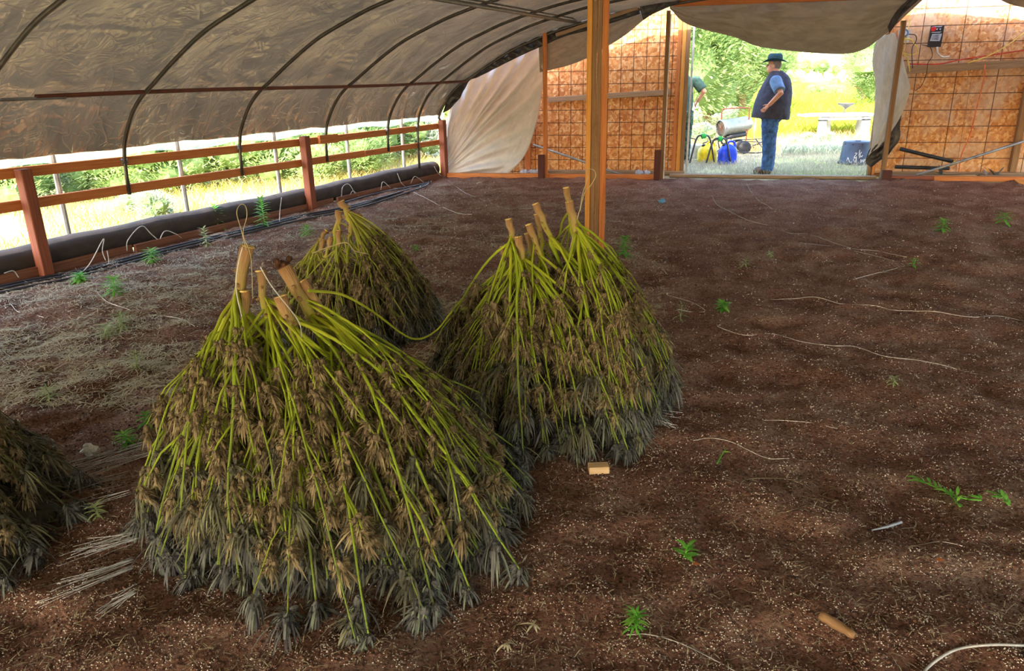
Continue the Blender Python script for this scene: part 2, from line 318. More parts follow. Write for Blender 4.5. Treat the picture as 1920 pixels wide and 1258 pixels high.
def blades(name, pos, hgt, wid, lean, mat, droop=.35, flat=False, base=(0, 0, 0), azi=None, leanv=None):
    """vectorised blades of two quads each: pos (N,3)"""
    N = len(pos); az = np.random.uniform(0, 2*np.pi, N) if azi is None else azi; ln = np.random.uniform(0, lean, N) if leanv is None else leanv
    d = np.stack([np.cos(az)*np.sin(ln), np.sin(az)*np.sin(ln), np.cos(ln)], 1); sa = np.random.uniform(0, 2*np.pi, N)
    sd_ = np.stack([-np.sin(az), np.cos(az), np.zeros(N)], 1) if flat else np.stack([np.cos(sa), np.sin(sa), np.zeros(N)], 1)
    h = hgt[:, None]; w = wid[:, None]*.5; mid = pos+d*h*.5; d2 = d+np.stack([np.cos(az)*droop, np.sin(az)*droop, -np.full(N, droop)], 1); d2 /= np.linalg.norm(d2, axis=1)[:, None]
    tip = mid+d2*h*.5
    v = np.stack([pos-sd_*w*.7, pos+sd_*w*.7, mid-sd_*w, mid+sd_*w, tip-sd_*w*.15, tip+sd_*w*.15], 1).reshape(-1, 3)-np.array(base)
    i = np.arange(N)[:, None]*6; f = np.concatenate([i+np.array([[0, 1, 3, 2]]), i+np.array([[2, 3, 5, 4]])], 1).reshape(-1)
    me = bpy.data.meshes.new(name); me.vertices.add(6*N); me.vertices.foreach_set('co', v.reshape(-1).astype(np.float32)); me.loops.add(8*N); me.loops.foreach_set('vertex_index', f.astype(np.int32))
    me.polygons.add(2*N); me.polygons.foreach_set('loop_start', np.arange(0, 8*N, 4, dtype=np.int32)); me.update(calc_edges=True)
    at = me.attributes.new('tint', 'FLOAT', 'POINT'); at.data.foreach_set('value', np.repeat(np.random.uniform(0, 1, N), 6).astype(np.float32)); me.validate()
    return link(name, me, mat, None, base)
def grains(name, pos, rad, mat):
    N = len(pos); o = np.array([[1, 0, 0], [-1, 0, 0], [0, 1, 0], [0, -1, 0], [0, 0, .8], [0, 0, -.8]]); j = np.random.uniform(.6, 1.3, (N, 6, 1))
    v = (pos[:, None, :]+o[None]*rad[:, None, None]*j).reshape(-1, 3); F_ = np.array([[0, 2, 4], [2, 1, 4], [1, 3, 4], [3, 0, 4], [2, 0, 5], [1, 2, 5], [3, 1, 5], [0, 3, 5]])
    f = (np.arange(N)[:, None, None]*6+F_[None]).reshape(-1); me = bpy.data.meshes.new(name); me.vertices.add(6*N); me.vertices.foreach_set('co', v.reshape(-1).astype(np.float32))
    me.loops.add(24*N); me.loops.foreach_set('vertex_index', f.astype(np.int32)); me.polygons.add(8*N); me.polygons.foreach_set('loop_start', np.arange(0, 24*N, 3, dtype=np.int32)); me.update(calc_edges=True)
    return link(name, me, mat)
# ============================================================= SETTING
# floor of the tunnel
b = MB(); ys = [.35+i*.035 for i in range(60)]; 
while ys[-1] < 13.3: ys.append(ys[-1]+.035+.010*(ys[-1]-2)*.9)
xs = np.linspace(-1, 1, 240)
def edge_x(y):       # left edge of soil follows the baseboard, right edge far
    t = (y-A0.y)/wv.y; return (A0+wv*t).x
def yback(x): s = (x-C0.x)/ev.x; return (EW(s, -.02, 0)).y
rows = []
for y in ys:
    row = []
    for k in xs:
        x0 = edge_x(y)-.02; x1 = 11.6; f = (k+1)/2; x = x0+(x1-x0)*(f**1.15); yy = min(y, yback(x)) if x > C0.x else y
        row.append((x, yy, gz(x, yy)))
    rows.append(row)
b.grid(rows); single('floor', b, 'soil', (0, 0, 0), kind='structure', smooth=True)
# ground outside
def hz(x, y):
    q = Vector((x, y, 0)); lf = (q-A0).dot(uv); bk = (q-C0).dot(mv)
    if 1.2 < lf < 10.2 and -16 < bk < -1.1: return -.3
    d = max(0, y-22); v = noise.noise(Vector((x*.05, y*.05, 0)))*.9*min(1, d/20)+min(d, 60)*.045
    return -.03+v*.4 + (noise.noise(Vector((x*.5, y*.5, 4)))*.05 if y > 14 or x < -6 else 0)
b = MB(); gx = [-120, -80, -55, -40, -30]+[-25+i*1.0 for i in range(62)]+[40, 50, 70, 100, 140]; gy = [-25, -15, -8, -4]+[i*.9 for i in range(40)]+[40, 46, 55, 70, 90, 130, 200, 300]
b.grid([[(x, y, hz(x, y)) for x in gx] for y in gy]); single('ground', b, 'field', (0, 0, 0), kind='structure', smooth=True)
# roof film
prof = [(-.03, .98), (0, 1.06), (.08, 1.2), (.2, 1.36), (.35, 1.49), (.5, 1.58), (.82, 1.78), (1.2, 1.99), (1.55, 2.13), (2, 2.28), (2.7, 2.44), (3.5, 2.55), (4.4, 2.645), (5.6, 2.70)]
WD = 11.2; prof = prof+[(WD-x, z) for x, z in reversed(prof[:-1])]
pc = crv([Vector((x, 0, z)) for x, z in prof], 6); hoopt = [-14, -12.5, -11, -9.5, -8, -6.5, -5, -3.5, -1.95, -.45, 1.04, 2.55, 4.08, 5.50, 6.32]
def tend(x): return (C0-A0).dot(wv)+x*(ev.dot(wv)/ev.dot(uv))
b = MB(); NTn = 380; rows = []; uvl = {}
arc = [0]
for i in range(1, len(pc)): arc.append(arc[-1]+(pc[i]-pc[i-1]).length)
nm = []
for i in range(len(pc)):
    d = pc[min(i+1, len(pc)-1)]-pc[max(i-1, 0)]; nm.append(Vector((-d.z, 0, d.x)).normalized())
for i, p in enumerate(pc):
    row = []; te = tend(max(0, p.x))+.28*max(0, min(1, (p.x-5.5)/1.5))  # film overhang added on the right to shade the boards beyond
    for j in range(NTn+1):
        q = j/NTn; t = -14+(te+.05+14)*q
        k = [h for h in hoopt if h <= t]; a = k[-1] if k else -15.5; e = [h for h in hoopt+[te] if h > t]; e = e[0] if e else te+.01; f = (t-a)/(e-a)
        s = math.sin(math.pi*min(max(f, 0), 1)); aa = arc[i]
        wr = .030*s*s*noise.noise(Vector((t*1.6+aa*.8, aa*1.0-t*.5, 1)))+.016*math.sin((aa*1.6+(f-.5)*7)*3+4*noise.noise(Vector((t, aa, 5))))*s*math.exp(-abs(aa-.9)*1.2)+.010*noise.noise(Vector((t*9+aa*3, aa*2.5, 9)))+.006*noise.noise(Vector((t*16-aa*6, aa*5, 3)))
        edge = .012*noise.noise(Vector((t*3, 0, 2))) if i < 2 else 0
        o = .030*s+wr*1.2
        P = A0+uv*(p.x+nm[i].x*o)+wv*t+Vector((0, 0, p.z+nm[i].z*o+.014+edge)); row.append(P)
        uvl[(i, j)] = (t, aa)
    rows.append(row)
b.grid(rows, lambda i, j: uvl[(i, j)]); film = single('ceiling', b, 'film', (0, 0, 0), kind='structure', smooth=True)
m = film.modifiers.new('thick', 'SOLIDIFY'); m.thickness = .003
# OSB walls beyond the end frame
DO = .75
def osb(name, mat, cells, label=None):
    root = bpy.data.objects.new(name, None); COL.objects.link(root); root.location = EW(cells[0][0], DO, 0); root['kind'] = 'structure'
    for (s0, s1, z0, z1) in cells:
        bb = MB(); g = .002; base = EW((s0+s1)/2, DO, z0); V = [EW(s, DO+d, z) for d in (0, .012) for s, z in ((s0+g, z0+g), (s1-g, z0+g), (s1-g, z1-g), (s0+g, z1-g))]
        bb.v = [tuple(v) for v in V]; bb.t = [.5]*8; bb.f = [(0, 1, 2, 3), (7, 6, 5, 4), (0, 4, 5, 1), (1, 5, 6, 2), (2, 6, 7, 3), (3, 7, 4, 0)]
        bb.uv = [(z0, s0), (z0, s1), (z1, s1), (z1, s0)]*2+[(z0, s0), (z0, s1), (z0+.01, s1), (z0+.01, s0)]*4
        o = link('panel', bb.mesh('panel', root.location), mat, root)
        bb = MB(); bb.beam(EW(s1, DO+.035, z0), EW(s1, DO+.035, z1), .09, .04, mv); bb.beam(EW(s0, DO+.035, z1), EW(s1, DO+.035, z1), .04, .09); link('seam_light_block', bb.mesh('seam_light_block', root.location), M['wood_brown'], root)  # unseen strips added behind the seams to stop light leaking through
    return root
sL, _ = esz(1281, 200, DO); sR, _ = esz(1650, 200, DO)
zb = -.04
osb('wall_end_left', 'osbL', [(sL-3.66-.3, sL-2.74, zb, 2.5), (sL-2.74, sL-1.52, zb, 1.22), (sL-2.74, sL-1.52, 1.22, 2.5), (sL-1.52, sL-.3, zb, 1.22), (sL-1.52, sL-.3, 1.22, 2.5), (sL-.3, sL, zb, 2.5)])
osb('wall_end_right', 'osbR', [(sR, sR+1.22, zb, 1.58), (sR, sR+1.22, 1.58, 2.6), (sR+1.22, sR+2.44, zb, 1.58), (sR+1.22, sR+2.44, 1.58, 2.6), (sR+2.44, sR+3.66, zb, 2.6), (sR+3.66, sR+4.9, zb, 2.6)])
# header and upper gable sheet over the doorway, hidden by the swag from inside
b = MB(); b.beam(EW(sL-.1, DO-.02, 2.42), EW(sR+.1, DO-.02, 2.42), .05, .18); single('door_header', b, 'wood_orange', EW(sL, DO, 2.42), 'orange wooden header board across the top of the doorway', 'header')
def board(name, p, q, w, h, mat, label, cat, up=(0, 0, 1), group=None, bevel=.004):
    b = MB(); b.beam(p, q, w, h, up); p = Vector(p); q = Vector(q); base = p if p.z <= q.z else q
    return single(name, b, mat, base, label, cat, group, bevel=bevel)
def vpost(name, px, pyb, pyt, d, w, t, mat, label, cat, z0=None, group=None):
    s, z = esz(px, pyb, d); _, zt = esz(px, pyt, d); s2, _ = esz(px, (pyb+pyt)/2, d); z = z if z0 is None else z0
    return board(name, EW(s, d, z), EW(s, d, zt), w, t, mat, label, cat, up=mv, group=group)
# door jamb (left): studs side by side
for i, (x, mt, lb) in enumerate(((1262, 'wood_orange', 'orange stud nearest the boards in the doorway left jamb'), (1270, 'wood_yellow', 'yellowish middle stud of the doorway left jamb'), (1277.5, 'wood_brown', 'brown knotty stud at the opening side of the left jamb'))):
    s, z = esz(x, 325, DO-.06); board('jamb_stud', EW(s+.0, DO-.06, -.03), EW(s, DO-.06, 2.42), .062, .09, mt, lb, 'stud', up=mv)
s, z = esz(1286.5, 325, DO); board('jamb_trim', EW(s, DO-.02, -.03), EW(s, DO-.02, 2.35), .03, .12, 'whitepaint', 'narrow white trim strip on the left edge of the doorway', 'trim', up=mv)
s, z = esz(1633, 300, DO); 
for k in range(2): board('jamb_stud', EW(s-.03+k*.06, DO-.06, -.03), EW(s-.03+k*.06, DO-.06, 2.4), .045, .09, 'wood_orange' if k else 'wood_brown', ['brown right jamb stud next to the doorway opening', 'orange right jamb stud behind the gathered tarp'][k], 'stud', up=mv)
# girts on the OSB
p, q = EP(1028, 187, DO-.03), EP(1258, 172.5, DO-.03); board('girt', p, q, .04, .085, 'wood_grey', 'pale horizontal girt nailed across the left OSB wall', 'girt')
p, q = EP(1700, 131, DO-.03), EP(1935, 118, DO-.03); board('girt', p, q, .04, .115, 'wood_grey', 'weathered horizontal girt across the right OSB wall', 'girt')
p, q = EP(1897, 322, DO-.05), EP(1930, 60, DO-.05); q = Vector((p.x, p.y, q.z)); board('wall_stud', p, q, .09, .09, 'wood_brown', 'brown upright stud on the right OSB wall at the photo edge', 'stud', up=mv)
p, q = EP(1190, 322, DO-.05), EP(1190, 270, DO-.05)
s, _ = esz(990, 300, DO-.04); board('wall_stud', EW(s, DO-.04, -.02), EW(s, DO-.04, 1.3), .09, .05, 'wood_orange', 'short orange stud on the left OSB wall behind the white tarp', 'stud', up=mv)
# bottom plates under the OSB and door sill
p, q = EP(985, 327, DO-.08), EP(1283, 329, DO-.08); p.z = q.z = .01; board('bottom_plate', p, q, .1, .07, 'wood_grey', 'grey bottom plate at the foot of the left OSB wall', 'plate')
p, q = EP(1660, 322, DO-.08), EP(1960, 331, DO-.08); p.z = q.z = .01; board('bottom_plate', p, q, .1, .07, 'wood_grey', 'grey bottom plate at the foot of the right OSB wall', 'plate')
s0, _ = esz(1255, 335, .35); s1, _ = esz(1640, 335, .35); board('door_sill', EW(s0, .42, .0), EW(s1, .30, .0), .14, .05, 'wood_grey', 'weathered grey sill board lying across the doorway', 'sill')
# dusty strip of earth between end frame and OSB is part of the ground; debris later
# --- end frame (plane d=0)
p, q = EW(0.0, .02, .02), EW(esz(1226, 340)[0], .02, .02); mid = EW(esz(1030, 340)[0], .02, .02)
board('base_plate', p, mid, .09, .09, 'wood_orange', 'orange base plate under the white tarp at the tunnel end', 'plate'); board('base_plate', mid, q, .09, .08, 'wood_orange', 'orange base plate right of the upright behind the centre post', 'plate')
p, q = EW(esz(1655, 340)[0], .02, .03), EW(esz(1750, 340)[0], .02, .03); r = EW(11.2, .02, .02)
board('base_plate', p, q, .09, .07, 'wood_red', 'reddish base plate just right of the doorway', 'plate'); board('base_plate', q, r, .09, .07, 'wood_orange', 'long orange base plate along the right end of the soil', 'plate')
vpost('end_stud', 1023, 345, 62, 0, .062, .09, 'wood_orange', 'slim orange upright that the white tarp passes behind', 'post', z0=-.02)
s, _ = esz(1246, 200, 0); board('end_stud', EW(s, 0, -.02), EW(s, 0, 2.45), .06, .05, 'wood_brown', 'brown upright with a white painted edge left of the doorway', 'post', up=mv)
t_ = MB(); t_.beam(EW(s+.033, -.003, -.02), EW(s+.033, -.003, 2.4), .016, .06, mv); o = link('painted_edge', t_.mesh('painted_edge', EW(s, 0, -.02)), 'whitepaint', bpy.data.objects['end_stud.001']); o['label'] = 'white painted edge'
vpost('end_stud', 1653, 340, 40, 0, .055, .09, 'wood_brown', 'brown upright right of the doorway with tarp bunched around it', 'post', z0=-.02)
for px, py0, py1, lb in ((1017, 345, 290, 'short dark stub post beside the slim orange upright'), (1231, 345, 281, 'short dark stub post left of the white-edged upright'), (1653, 340, 319, 'low dark red stub post at the foot of the right upright')):
    s, _ = esz(px, py0); board('stub_post', EW(s+(.03 if px > 1600 else 0), -.10, -.05), EW(s+(.03 if px > 1600 else 0), -.10, esz(px, py1, -.08)[1]), .13 if px > 1600 else .095, .09, 'wood_dark', lb, 'post', up=mv)
# top beam of the frame and lath with black tarp edge
s0, z0 = esz(1262, 6); s1, z1 = esz(1400, -2); board('top_beam', EW(s0, .05, 2.555), EW(7.2, .05, 2.555), .05, .1, 'wood_orange', 'orange beam along the top of the doorway frame', 'beam')
p, q = EP(1042, 66, -.04), EP(1196, 14, -.04); mid = p.lerp(q, .55)
board('lath', p, mid, .02, .055, 'wood_grey', 'pale lath pinning the tarp, left of the centre post', 'lath'); board('lath', p.lerp(q, .6), q, .02, .055, 'wood_grey', 'pale lath pinning the tarp, right of the centre post', 'lath')
# --- left side posts, rails
zt = .92; L_end = (C0-A0).dot(wv)
sp2 = (G(572, 392)-A0).dot(wv)
for s_, lb in ((-3.5, None), (0.02, 'nearest reddish square post of the left side rail'), (sp2, 'middle reddish square post of the left side rail'), (L_end, 'reddish corner post where left rails meet the white tarp')):
    if lb: board('side_post', LW(s_, .02, -.05), LW(s_, .02, zt), .10, .10, 'wood_red', lb, 'post', up=uv, bevel=.006)
def railz(px, py): return LP(px, py, -.06).z
def rail(name, pts, mat, h, labels, w=.04, d=-.055):
    for i in range(len(pts)-1):
        p, q = LP(*pts[i], d), LP(*pts[i+1], d); board(name, p, q, w, h, mat, labels[i], 'rail')
p0 = LP(0, 326, -.055); far = LP(822, 239, -.055); far.z = .86
dz = p0; ext = p0+(p0-LP(300, 293, -.055))*.8
a = LP(600, 263, -.055)
board('side_rail', ext, a, .04, .088, 'wood_orange', 'near board of the top side rail along the left opening', 'rail'); board('side_rail', a+wv*.02, LP(826, 236, -.055), .04, .088, 'wood_orange', 'far board of the top side rail reaching the corner post', 'rail')
p, q = LP(598, 262, -.01), LP(632, 259, -.01); board('splice_block', p, q, .045, .11, 'wood_orange', 'short splice block on the top side rail', 'block')
a = LP(682, 288, -.055); p0 = LP(0, 390, -.055); ext = p0+(p0-LP(300, 345, -.055))*.8
board('side_rail', ext, a, .04, .088, 'wood_orange', 'near board of the lower side rail along the left opening', 'rail'); board('side_rail', a+wv*.02, LP(826, 266, -.055), .04, .08, 'wood_orange', 'far board of the lower side rail reaching the corner post', 'rail')
# baseboards
for i, (s0, s1, lb) in enumerate(((-4, .945, 'nearest baseboard along the left edge of the soil'), (.95, 4.1, 'middle baseboard along the left edge of the soil'), (4.15, L_end-.08, 'far baseboard along the left edge of the soil'))):
    board('edge_board', LW(s0, .02 if i else -.02, .03), LW(s1, -.02, .03), .04, .10, 'wood_base', lb, 'board')
# hoops
hi = [x for x in hoopt if x > -10]; hlab = {-.45: 'steel hoop crossing the top left corner of the view', 1.04: 'second steel hoop from the left, its foot on the near rails', 2.55: 'third steel hoop from the left, foot before the middle post', 4.08: 'steel hoop whose foot stands just beyond the middle post', 5.50: 'second-last steel hoop before the end tarp', 6.32: 'last steel hoop before the end tarp'}
inn = [Vector((p.x, 0, p.z))-nm[i]*.016 for i, p in enumerate(pc)]
hl = [Vector((-.06, 0, .5 if True else 0)), Vector((-.055, 0, .62)), Vector((-.04, 0, .8)), Vector((-.02, 0, .9))]
for t in hoopt:
    if t < -1: continue
    bot = .56 if t < 5.6 else .22
    pts = [Vector((-.03, 0, bot)), Vector((-.025, 0, .75)), Vector((-.012, 0, .9))]+[Vector((p.x+.018, 0, p.z)) for p in inn[4:-4]]+[Vector((WD, 0, .9)), Vector((WD, 0, .0))]
    P = [LW(t, p.x, p.z) for p in pts]; T = Thing('roof_hoop', P[0], hlab.get(t, 'steel roof hoop behind the viewer, out of the photo'), 'hoop', 'roof hoops')
    bb = MB(); bb.tube(P, .019, 8); T.part('tube', bb, 'hoop', True)
    if t in hlab:
        for z in (.875,):
            bb = MB(); bb.tube([LW(t-.03, -.03, z), LW(t+.03, -.03, z)], .03, 8); T.part('clamp', bb, 'galv')
# hoop of the end
bb = MB(); PE = [EW(p.x/ev.dot(uv), -.02, p.z-.02) for p in pc]; bb.tube([EW(0, -.02, .9)]+PE, .019, 8); single('end_hoop', bb, 'hoop', EW(0, -.02, .9), 'steel end hoop edged by black tarp above the doorway frame', 'hoop', smooth=True)
# purlins
rust = [LW(s, .43, 1.505+.01*math.sin(s)) for s in np.linspace(.0, 7.15, 14)]
b = MB(); b.tube(rust, .019, 6); single('purlin', b, 'rust', rust[0], 'long rusty purlin running along the left roof slope', 'purlin')
b = MB(); b.tube([LW(s, .43, 1.49) for s in (-6, -3, -.5, .25)], .015, 8); single('purlin', b, 'galv', LW(-6, .43, 1.49), 'steel pipe purlin joining the rusty one at the left', 'purlin')
b = MB(); p = EP(1080, 42, -.08); q = G(815, -3, 2.22); q2 = q+(q-p)*.6; b.tube([p, q, q2], .022, 8); b.tube([p+Vector((0, 0, .05)), q+Vector((0, 0, .045))], .01, 6); single('roof_brace', b, 'hoop', p, 'steel brace pipe under the roof reaching the end hoop', 'pipe')
# centre post of four boards
cp = GG(1115, 492); T = Thing('centre_post', (cp.x, cp.y, -.05), 'tall centre post of boards standing behind the right-hand pile', 'post')
view = Vector((cp.x, cp.y, 0)).normalized(); sidev = Vector((view.y, -view.x, 0)); H_ = 2.62
for off, w, dd, mt, lb in ((-.070, .04, 0, 'wood_yellow', 'yellow outer board'), (-.030, .038, .012, 'wood_brown', None), (.010, .038, .006, 'wood_brown', None), (.056, .05, -.004, 'wood_orange', 'orange outer board')):
    bb = MB(); c = Vector((cp.x, cp.y, 0))+sidev*off+view*dd; bb.beam(c+Vector((0, 0, -.05)), c+Vector((0, 0, H_)), w, .14, view); T.part('plank', bb, mt, label=lb, bevel=.003)
bb = MB(); bb.lathe(Vector((cp.x, cp.y, 2.13))+sidev*-.03-view*.06, [(.0, 0), (.014, .004), (.02, .03), (.012, .06), (.0, .065)], 8); T.part('twine_knot', bb, 'twinet')
# outer poles and clear film beyond
for i, (px, py, s_) in enumerate(((130, 445, 0), (352, 402, 0), (526, 367, 0), (657, 342, 0), (758, 320, 0))):
    s_ = (LP(px, py, -.25)-A0).dot(wv); lbs = ['leftmost', 'second', 'third', 'fourth', 'farthest']
    b = MB(); b.tube([LW(s_, -.25, -.05), LW(s_, -.25, 1.0), LW(s_, -.22, 1.3)], .026, 8); single('outer_pole', b, 'galv', LW(s_, -.25, -.05), f'{lbs[i]} pale steel pole standing outside the left rails', 'pole', 'poles outside the left rails')
    b = MB(); b.beam(LW(s_+.045, -.27, .0), LW(s_+.045, -.27, .95), .015, .02, uv)
P = [[LW(s, -.30+.02*math.sin(s*9+z*4), z+.02*math.sin(s*5)) for s in np.linspace(-4, 7.6, 120)] for z in np.linspace(.90, 1.5, 10)]
b = MB(); b.grid(P, lambda i, j: (j*.1, i*.1)); single('clear_film', b, 'clear', LW(0, -.3, .9), 'cloudy clear plastic sheet hanging outside above the rails', 'plastic sheet', smooth=True)
board('outer_batten', LW(-4, -.24, 1.085), LW(3.2, -.24, 1.075), .03, .04, 'wood_orange', 'thin orange batten showing below the film hem', 'batten')
# black roll
pts = [LW(s, -.145, .135+.008*math.sin(s*1.3)) for s in np.linspace(-4, L_end-.08, 40)]
b = MB(); b.tube(pts, [.128+.008*math.sin(i*1.7) for i in range(40)], 16); single('rolled_shade_cloth', b, 'roll', LW(-4, -.16, .1), 'thick black roll of cloth lying along the left baseboard', 'cloth roll', smooth=True)
# ============================================================= TARPS
def patch(name, left, right, mat, label, cat, nu=40, nv=60, fold=.03, fn=5, d=0, skew=0, slack=.0, seed=0, thick=.002, base=None, kind=None):
    """surface between two outlines given as photo points on the end frame plane; folds run from one to the other"""
    def samp(pts, n):
        P = [EP(*p, d) for p in pts]; c = crv(P, 12); L = [0]
        for i in range(1, len(c)): L.append(L[-1]+(c[i]-c[i-1]).length)
        out = []
        for k in range(n+1):
            t = L[-1]*k/n; i = max(j for j in range(len(L)) if L[j] <= t+1e-9); i = min(i, len(c)-2); f = (t-L[i])/max(1e-9, L[i+1]-L[i]); out.append(c[i].lerp(c[i+1], f))
        return out
    a, c = samp(left, nv), samp(right, nv); rows = []
    for i in range(nv+1):
        row = []
        for j in range(nu+1):
            f = j/nu; g = i/nv; p = a[i].lerp(c[i], f)
            ph = g*fn*6.283+skew*f+1.5*noise.noise(Vector((g*3, f*2, seed)))
            am = fold*math.sin(math.pi*min(.8, f*.9+.06))*(.6+.8*noise.noise(Vector((g*2.5+9, f*1.5, seed))))
            p = p+mv*(math.sin(ph)*am+slack*math.sin(math.pi*f)*math.sin(math.pi*g)+.015*noise.noise(Vector((g*7, f*7, seed+4)))+.006*noise.noise(Vector((g*22, f*22, seed+4))))
            row.append(p)
        rows.append(row)
    b = MB(); b.grid(rows); bs = base or rows[0][0]; o = single(name, b, mat, bs, label, cat, kind=kind, smooth=True); m = o.modifiers.new('thick', 'SOLIDIFY'); m.thickness = thick; return o
# big white tarp: gathered low at the corner, fanning to the arch
patch('white_tarp', [(842, 330), (840, 324), (838, 316), (836, 306), (835, 296)], [(948, 330), (978, 300), (996, 265), (1007, 225), (1014, 190), (1018, 150), (1021, 112), (1021, 80), (960, 106), (900, 138), (872, 156), (852, 190), (836, 222)], 'tarp', 'large white tarp hanging from the end arch down to the corner post', 'tarp', fold=.11, fn=8, d=.13, skew=1.5, slack=.05, seed=1, nu=70, nv=170)
patch('white_tarp', [(1010, 86), (1060, 62), (1110, 48), (1160, 30), (1200, 14)], [(1012, 136), (1080, 118), (1130, 92), (1172, 66), (1206, 38)], 'swag', 'narrow grey-white tarp strip sweeping up behind the centre post', 'tarp', fold=.02, fn=2, d=.1, slack=.05, seed=3)
patch('black_tarp', [(830, 212), (843, 176), (862, 142), (892, 125), (956, 85), (1018, 56), (1060, 41), (1100, 30), (1150, 14), (1196, -2)], [(842, 206), (862, 184), (880, 152), (900, 143), (965, 110), (1022, 84), (1060, 68), (1100, 58), (1150, 42), (1200, 26)], 'blacktarp', 'crumpled black tarp edge bunched along the end arch', 'tarp', fold=.035, fn=16, d=.05, seed=5, nu=10, nv=120)
patch('black_flap', [(1192, -14), (1240, -14), (1300, -18)], [(1206, 38), (1225, 26), (1266, 8)], 'blacktarp', 'black tarp flap hanging at the peak left of the doorway', 'tarp', fold=.02, fn=1, d=-.05, seed=6, nu=14, nv=30)
patch('grey_swag', [(1256, 10), (1300, 2), (1400, -14), (1500, -18), (1600, -18), (1700, -18), (1745, -14)], [(1256, 16), (1290, 46), (1378, 70), (1432, 89), (1560, 101), (1618, 93), (1668, 58)], 'swag', 'sagging grey-brown tarp across the top of the doorway', 'tarp', fold=.05, fn=5, d=.04, skew=2, slack=.16, seed=8, nu=50, nv=80)
patch('side_drape', [(1650, 70), (1640, 85), (1636, 120), (1641, 160), (1639, 220), (1634, 270), (1628, 292)], [(1678, 60), (1688, 92), (1698, 130), (1706, 165), (1694, 205), (1683, 228), (1662, 262)], 'tarp', 'pale tarp bunched and hanging around the right upright of the doorway', 'tarp', fold=.05, fn=2, d=.10, skew=9, slack=.05, seed=11, nu=50, nv=70)
patch('black_drape_tail', [(1634, 274), (1626, 290), (1623, 305), (1634, 314)], [(1690, 212), (1688, 236), (1686, 262), (1666, 290)], 'blacktarp', 'black underside tail of the tarp at the right of the doorway', 'tarp', fold=.04, fn=2, d=.13, skew=4, seed=12, nu=30, nv=30)
patch('end_film', [(1668, 62), (1690, 30), (1720, 2), (1735, -14)], [(1664, 50), (1680, 22), (1704, -2), (1712, -16)], 'blacktarp', 'dark folded tarp hem rising from the right upright to the roof', 'tarp', fold=.02, fn=2, d=.0, seed=14, nu=12, nv=24)
patch('corner_tarp', [(1868, -4), (1894, 8), (1925, 16), (1960, 30)], [(1868, -30), (1900, -30), (1930, -30), (1960, -30)], 'swag', 'corner of grey tarp showing at the top right of the view', 'tarp', fold=.02, fn=1, d=.0, seed=15, nu=10, nv=20)
# ============================================================= PILES OF HARVESTED PLANTS
def bud_mesh(kind, seed):
    random.seed(seed); b = MB(); hd = kind == 'head'
    for k in range(6): b.ball((U(-.014, .014), U(-.014, .014), U(-.026, .012) if hd else U(-.05, .0)), U(.006, .010), U(.006, .010), U(.008, .013), 6, 4, .25)
    for i in range(len(b.t)): b.t[i] = U(0, .55)
    for k in range(120 if hd else 84):
        a = U(0, 6.28); el = U(-1.3, .7); d = Vector((math.cos(a)*math.cos(el), math.sin(a)*math.cos(el), math.sin(el))); b.leaf(d*.012+Vector((0, 0, U(-.03, .012) if hd else U(-.055, .005))), d, U(.012, .03), U(.0028, .0055), U(.2, 1.6), U(0, 1)**1.3, 2)
    for k in range(10 if hd else 34):
        a = U(0, 6.28); d = Vector((math.cos(a), math.sin(a), U(-1.0, .3))); b.leaf(d*.012+Vector((0, 0, U(-.03, 0))), d, U(.035, .065) if hd else U(.05, .12), U(.0035, .0065), U(1.2, 4), U(.0, .9), 4)
    return b.mesh('bud', (0, 0, 0))
HEADS = [bud_mesh('head', 100+i) for i in range(5)]; DROOPS = [bud_mesh('droop', 200+i) for i in range(5)]; LOWS = [bud_mesh('droop', 300+i) for i in range(5)]
for m_ in HEADS: m_.materials.append(M['stalk_bud'])
for m_ in DROOPS: m_.materials.append(M['buddroop'])
for m_ in LOWS: m_.materials.append(M['budlow'])
random.seed(11)
